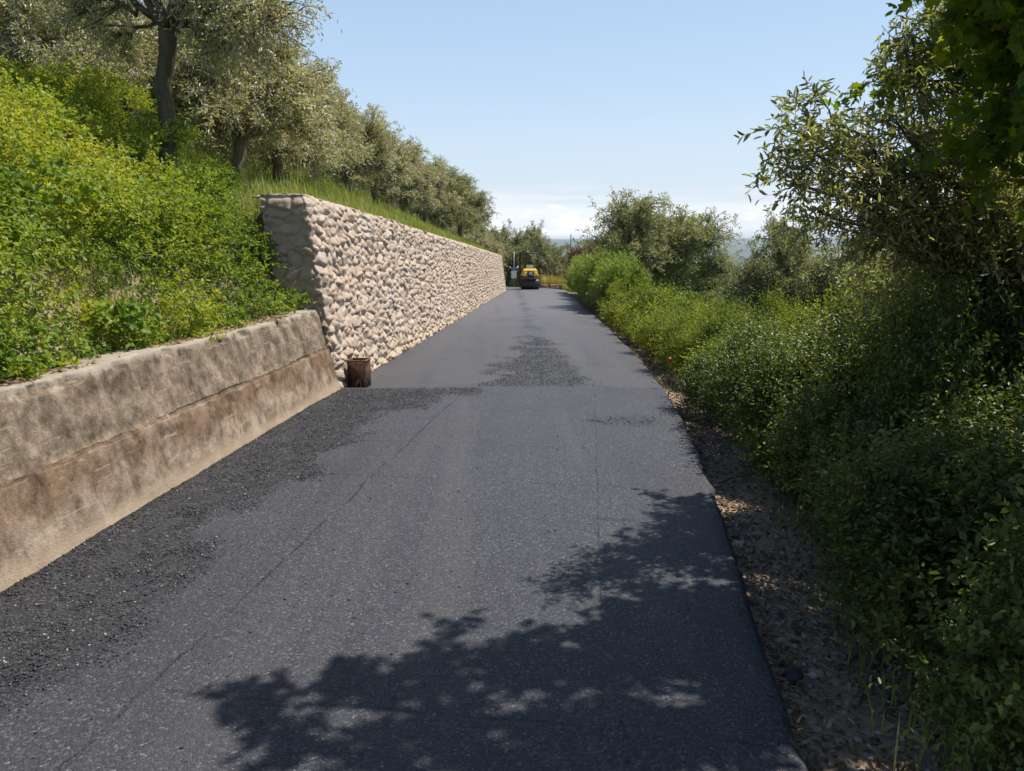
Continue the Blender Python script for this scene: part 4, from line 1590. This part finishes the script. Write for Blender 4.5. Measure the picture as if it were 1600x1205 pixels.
RLY = 48.0
rl = W(829, 453, RLY)
roller = empty('road_roller', (rl[0], RLY, float(zr(RLY)) + .022), RAD(3), (.93, .97, .95))
tag(roller, 'yellow and black tandem road roller parked at the far end of the new asphalt', 'road roller')


def cyl(g, c, rad, w, n=32, axis=0, inset=0):
    th = np.arange(n) * 2 * pi / n
    ring = []
    for off, rr0 in ((-w / 2, rad - .02), (-w / 2 + .015, rad), (w / 2 - .015, rad), (w / 2, rad - .02)):
        p = np.zeros((n, 3))
        p[:, axis] = off
        p[:, (axis + 1) % 3] = np.cos(th) * rr0
        p[:, (axis + 2) % 3] = np.sin(th) * rr0
        ring.append(p + np.array(c))
    V = np.concatenate(ring)
    j = np.arange(n)
    F = np.concatenate([np.stack([k * n + j, k * n + (j + 1) % n, (k + 1) * n + (j + 1) % n, (k + 1) * n + j], -1) for k in range(3)])
    g.add(V, [F, np.array([j[::-1], j + 3 * n])])
    return g


# built facing the camera: local -Y is the front
for nm, yc in (('front_drum', .35), ('rear_drum', 2.15)):
    d = cyl(Geo(), (0, yc, .36), .36, 1.2, 40).build(nm, M['steel'], roller)
    cyl(Geo(), (0, yc, .36), .12, 1.30, 20).build('hub', M['black'], d)
g = Geo()
g.box((0, .35, .80), (1.30, .14, .10), bev=.02)
for sx in (-1, 1):
    g.box((sx * .655, .35, .58), (.05, .22, .52), bev=.012)
g.box((0, -.03, .70), (1.2, .05, .09), bev=.012)
g.build('front_yoke', M['rustred'], roller)
Geo().box((0, -.02, .765), (1.24, .035, .03), bev=.008).build('scraper_bar', M['grey'], roller)
g = Geo()
for sx in (-1, 1):
    g.box((sx * .655, 2.15, .58), (.05, .22, .52), bev=.012)
g.box((0, 2.15, .86), (1.30, .5, .12), bev=.03)
g.build('rear_yoke', M['black'], roller)
Geo().box((0, 1.25, .62), (.86, 1.7, .42), bev=.05).build('chassis', M['black'], roller)
# sloping yellow hood, wider below
V = np.array([[-.56, 0, .86], [.56, 0, .86], [.56, .95, .86], [-.56, .95, .86], [-.44, .10, 1.28], [.44, .10, 1.28], [.46, .95, 1.34], [-.46, .95, 1.34]])
import bmesh
bm = bmesh.new()
vs = [bm.verts.new(v) for v in V]
for f in ([3, 2, 1, 0], [4, 5, 6, 7], [0, 1, 5, 4], [1, 2, 6, 5], [2, 3, 7, 6], [3, 0, 4, 7]):
    bm.faces.new([vs[i] for i in f])
bmesh.ops.bevel(bm, geom=bm.edges[:], offset=.05, segments=3, affect='EDGES')
me = bpy.data.meshes.new('hood')
bm.to_mesh(me)
bm.free()
me.materials.append(M['yellow'])
hood = ob('hood', me, roller)
g = Geo()
g.box((0, .02, 1.04), (.44, .10, .34), bev=.03)
gr = g.build('grille', M['black'], hood)
g = Geo()
for k in range(5):
    g.box((0, -.035, .92 + k * .06), (.38, .012, .012))
g.build('grille_bar', M['grey'], gr)
Geo().box((.0, -.045, 1.06), (.20, .012, .15), bev=.004).build('badge_plate', M['pale'], gr)
for sx in (-1, 1):
    cyl(Geo(), (sx * .34, .0, 1.08), .055, .05, 16, axis=1).build('headlight', M['white'], hood)
    cyl(Geo(), (sx * .64, .1, .93), .035, .06, 12, axis=1).build('indicator_lamp', M['amber'], roller)
Geo().box((0, 1.05, 1.45), (.46, .30, .26), bev=.05).build('console', M['seat'], roller)
g = Geo()
th = np.linspace(0, 2 * pi, 21)
g.tube(np.stack([.17 * np.cos(th), 1.22 + .10 * np.sin(th), 1.62 + .13 * np.sin(th)], -1), .014, 6, cap=False)
g.tube([(0, 1.1, 1.5), (0, 1.22, 1.62)], .02, 6)
g.build('steering_wheel', M['black'], roller)
g = Geo()
g.box((0, 1.72, 1.12), (.48, .44, .12), bev=.04)
g.box((0, 1.95, 1.38), (.46, .10, .46), bev=.04)
g.build('seat', M['black'], roller)
g = Geo()
for sx in (-1, 1):
    Geo().box((sx * .46, 1.55, .95), (.2, .9, .2), bev=.04).build('fender', M['yellow'], roller)
# roll-over frame with canopy
g = Geo()
for yy_ in (1.0, 2.05):
    P = [(-.60, yy_, .8), (-.60, yy_, 2.18), (-.585, yy_, 2.27), (-.52, yy_, 2.33), (.52, yy_, 2.33), (.585, yy_, 2.27), (.60, yy_, 2.18), (.60, yy_, .8)]
    g.tube(P, .032, 8)
g.box((-.56, 1.52, 2.33), (.05, 1.05, .05))
g.box((.56, 1.52, 2.33), (.05, 1.05, .05))
rops = g.build('roll_over_frame', M['black'], roller)
Geo().box((0, 1.52, 2.365), (1.12, 1.02, .025), bev=.008).build('canopy', M['black'], rops)
g = cyl(Geo(), (-.12, 1.1, 2.43), .05, .10, 16, axis=2)
g.build('beacon', M['white'], rops)
g = Geo()
g.tube([(.60, 1.0, 1.45), (.72, .98, 1.5)], .012, 6)
g.box((.76, .97, 1.52), (.14, .03, .20), bev=.01)
g.build('mirror', M['black'], rops)

# ------------------------------------------------------------------ road sign past the bend
sp_ = W(803, 443, 58)
sg = empty('road_sign', (sp_[0], 58.0, float(terr(sp_[0], 58)) - .02), RAD(-4))
tag(sg, 'grey sign post with pale and blue plates past the far end of the stone wall', 'road sign')
Geo().tube([(0, 0, 0), (0, 0, 3.1)], .035, 8).build('post', M['grey'], sg)
cyl(Geo(), (0, 0, .03), .16, .10, 16, axis=2).build('footing', plain_mat('footing_concrete', (.42, .38, .32), .9), sg)
M['blue'] = plain_mat('blue_plate', (.16, .20, .48), .4)
M['plate'] = plain_mat('pale_plate', (.70, .76, .80), .4)
Geo().box((0, -.05, 1.42), (.40, .012, .55), bev=.004).build('plate', M['plate'], sg)
Geo().box((0, -.05, 1.83), (.26, .012, .22), bev=.004).build('blue_plate', M['blue'], sg)
for sx in (-1, 1):
    g = Geo()
    V = np.array([(sx * .14, -.045, 1.92), (sx * .34, -.045, 2.06), (sx * .34, -.045, 1.94), (sx * .16, -.045, 1.84)])
    V2 = V + [0, .012, 0]
    f = [[0, 1, 2, 3], [7, 6, 5, 4], [0, 4, 5, 1], [1, 5, 6, 2], [2, 6, 7, 3], [3, 7, 4, 0]]
    g.add(np.vstack([V, V2]), np.array(f))
    g.build('arrow_plate', M['plate'], sg)

# low parapet at the outside of the bend
g = Geo()
pts = [(1.9, 53.5), (3.2, 53.3), (4.2, 52.4)]
for a, b in zip(pts[:-1], pts[1:]):
    a, b = np.array(a), np.array(b)
    n_ = max(2, int(np.linalg.norm(b - a) / .45))
    for k in range(n_):
        c = a + (b - a) * (k + .5) / n_
        an = math.atan2(b[1] - a[1], b[0] - a[0])
        R_ = np.array([[cos(an), -sin(an), 0], [sin(an), cos(an), 0], [0, 0, 1]])
        g.box((c[0], c[1], float(zr(c[1])) + .10), (.455, .3, .24 + .03 * math.sin(k * 2.3)), rot=R_, bev=.03)
M['kerbstone'] = plain_mat('parapet_stone', (.42, .34, .25), .9, 0, .2, (.12, .08, .06), 3, .4, .6)
tag(g.build('parapet', M['kerbstone']), 'low brown stone parapet at the bend, right behind the roller', 'low wall')
# white marker post at its right end
mk_ = empty('marker_post', (4.0, 51.2, float(terr(4.0, 51.2)) - .02))
tag(mk_, 'short white marker post where the verge meets the bend, right of the roller', 'marker post')
Geo().box((0, 0, .28), (.11, .11, .56), bev=.02).build('post', M['white'], mk_)
Geo().box((0, 0, .50), (.114, .114, .06), bev=.004).build('band', M['black'], mk_)

# power pole beyond
pp = W(892, 380, 92)
po = empty('power_pole', (pp[0], 92, float(terr(pp[0], 92)) - .2))
tag(po, 'thin dark power pole standing far beyond the bend against the hills', 'power pole')
zt = W(892, 366, 92)[2] - float(terr(pp[0], 92)) + .2
Geo().tube([(0, 0, 0), (0, 0, zt)], [.09, .06], 8).build('pole', M['twig'], po)

# ------------------------------------------------------------------ rusty box by the wall
M['rust'] = plain_mat('rusted_iron', (.115, .052, .03), .85, .2, .3, (.035, .02, .015), 16, .42, .62)
M['rust2'] = plain_mat('rust_bright', (.25, .12, .07), .85, .1, .3, (.10, .05, .03), 30, .42, .62)
bxp = W(563, 607, 8.55)
bx = empty('rusty_box', (bxp[0], 8.52, float(road_z(bxp[0], 8.52))), RAD(-6))
tag(bx, 'rusty brown open metal box on the asphalt by the near end of the stone wall', 'metal box')
g = Geo()
bw, bd, bh, th_ = .205, .2, .30, .008
g.box((0, -bd / 2, bh / 2), (bw, th_, bh))
g.box((0, bd / 2, bh / 2), (bw, th_, bh))
g.box((-bw / 2 + th_ / 2, 0, bh / 2), (th_, bd - th_ - .002, bh))
g.box((bw / 2 - th_ / 2, 0, bh / 2), (th_, bd - th_ - .002, bh))
g.box((0, 0, .006), (bw - .02, bd - .02, .008))
g.build('body', M['rust'], bx)
g = Geo()
for sx, sy, wx, wy in ((0, -bd / 2, bw + .02, .018), (0, bd / 2, bw + .02, .018), (-bw / 2, 0, .018, bd - .02), (bw / 2, 0, .018, bd - .02)):
    g.box((sx, sy, bh + .004), (wx, wy, .018), bev=.003)
g.build('rim', M['rust2'], bx)
g = Geo()
rs = np.random.default_rng(14)
for k in range(15):
    a = np.array([rs.uniform(-.02, .12), -bd / 2 - .012, rs.uniform(.0, .10)])
    b = np.array([rs.uniform(-.0, .12), -bd / 2 - .016, rs.uniform(.2, .33)])
    g.tube(gnarl(bez(a, (a + b) / 2 + [rs.uniform(-.06, .06), -.02, 0], b, 6), rs, .006), rs.uniform(.003, .0065), 5, cap=False)
for k in range(6):
    a = np.array([rs.uniform(.02, .1), rs.uniform(-.06, .06), .1])
    b = a + [rs.uniform(-.02, .06), rs.uniform(-.03, .03), rs.uniform(.24, .34)]
    g.tube(gnarl(bez(a, (a + b) / 2, b, 6), rs, .006), np.linspace(.006, .002, 6), 5, cap=False)
tag(g.build('dry_vine', plain_mat('dry_vine_stem', (.30, .19, .12), .8, 0, .2, (.12, .06, .04), 12), None, loc=bx.location), 'dry brown vine stems clinging to the front of the rusty box', 'dry vine')

# ------------------------------------------------------------------ stake, sticks, rocks on the verge
st_ = W(1043, 612, 8.3)
sk = empty('marker_stake', (float(Rx(8.3)) + .075, 8.3, float(terr(Rx(8.3) + .075, 8.3)) - .02))
tag(sk, 'thin iron stake with a small red cap at the right road edge', 'marker stake')
Geo().tube([(0, 0, 0), (.01, 0, .25), (.0, 0, .46)], .006, 6).build('rod', M['rust'], sk)
g = cyl(Geo(), (0, 0, .465), .022, .035, 12, axis=2)
g.build('cap', plain_mat('red_cap', (.62, .07, .03), .4), sk)


def rock(name, loc, dim, mat, seed, label, cat='stone'):
    bm = bmesh.new()
    bmesh.ops.create_icosphere(bm, subdivisions=3, radius=1)
    rs = np.random.default_rng(seed)
    cuts = [(nrm(rs.normal(size=3)), rs.uniform(.55, .85)) for _ in range(9)]
    for v in bm.verts:
        p = np.array(v.co)
        for nn, dd in cuts:
            e = p @ nn - dd
            if e > 0:
                p = p - nn * e * .92
        v.co = Vector((p[0] * dim[0], p[1] * dim[1], p[2] * dim[2]))
    me = bpy.data.meshes.new(name)
    bm.to_mesh(me)
    bm.free()
    me.materials.append(mat)
    o = ob(name, me, None, loc)
    o.rotation_euler = (rs.uniform(-.2, .2), rs.uniform(-.2, .2), rs.uniform(0, 6))
    tag(o, label, cat)
    return o


M['rock_w'] = plain_mat('pale_rock', (.52, .49, .44), .9, 0, .2, (.34, .3, .25), 20)
M['rock_d'] = plain_mat('dark_rock', (.045, .043, .045), .8, 0, .3, (.09, .08, .07), 20)
M['rock_b'] = plain_mat('beige_rock', (.34, .27, .20), .9, 0, .2, (.2, .15, .1), 20)
for (px, py, Y, dim, mt, lb) in (
        (1125, 833, 4.1, (.055, .04, .02), 'rock_w', 'flat whitish stone on the verge close to the asphalt edge'),
        (1238, 1058, 2.75, (.045, .04, .035), 'rock_d', 'dark rounded lump of rock on the near verge'),
        (1275, 1062, 2.8, (.035, .025, .018), 'rock_b', 'beige pebble right of the dark rock on the verge'),
        (1065, 652, 6.9, (.06, .05, .03), 'rock_b', 'beige stone at the asphalt edge halfway along the hedge'),
        (1172, 905, 3.6, (.04, .03, .015), 'rock_b', 'small beige stone by the asphalt edge, just nearer than the whitish stone')):
    x = float(W(px, py, Y)[0])
    x = max(x, float(Rx(Y)) + .1)
    rock('stone', (x, Y, float(terr(x, Y)) + dim[2] * .55), dim, M[mt], int(px), lb)


def stick(pts, r0, label, seed):
    g = Geo()
    rs = np.random.default_rng(seed)
    P = np.array([(x, y, float(terr(x, y)) + z) for x, y, z in pts])
    P = bez(P[0], P[1], P[2], 9)
    g.tube(gnarl(P, rs, .004), np.linspace(r0, r0 * .4, 9), 6, cap=False)
    tag(g.build('stick', M['twig'], None, True), label, 'stick')


e5 = float(Rx(5.3))
stick([(e5 + .12, 5.2, .02), (e5 + .3, 5.35, .05), (e5 + .5, 5.4, .04)], .008, 'dry stick lying across the verge near the hedge foot', 3)
e8 = float(Rx(8.6))
stick([(e8 - .02, 8.9, .12), (e8 + .06, 8.4, .14), (e8 + .12, 7.9, .05)], .006, 'thin bare branch leaning over the asphalt edge beside the red-capped stake', 4)
stick([(1.30, 2.6, .05), (1.42, 2.75, .30), (1.65, 2.7, .48)], .005, 'bare curved bramble cane rising from the near verge', 5)
stick([(1.45, 2.4, .02), (1.5, 2.3, .25), (1.40, 2.1, .38)], .004, 'pale thin twig arching over the near verge', 6)

# ------------------------------------------------------------------ haze
hm, t, out = new_mat('haze')
vp = t.nodes.new('ShaderNodeVolumePrincipled')
vp.inputs['Color'].default_value = (.78, .88, 1.0, 1)
vp.inputs['Density'].default_value = .00012
vp.inputs['Anisotropy'].default_value = .3
t.links.new(vp.outputs[0], out.inputs['Volume'])
hz = Geo()
zmin, zmax = float(ZZ.min()) - 1, float(ZZ.max()) + 5
hz.box((0, 6300, (zmin + zmax) / 2), (29000, 18600, zmax - zmin))
tag(hz.build('haze', hm), 'pale blue haze lying over the plain and the far hills', 'haze', kind='stuff')
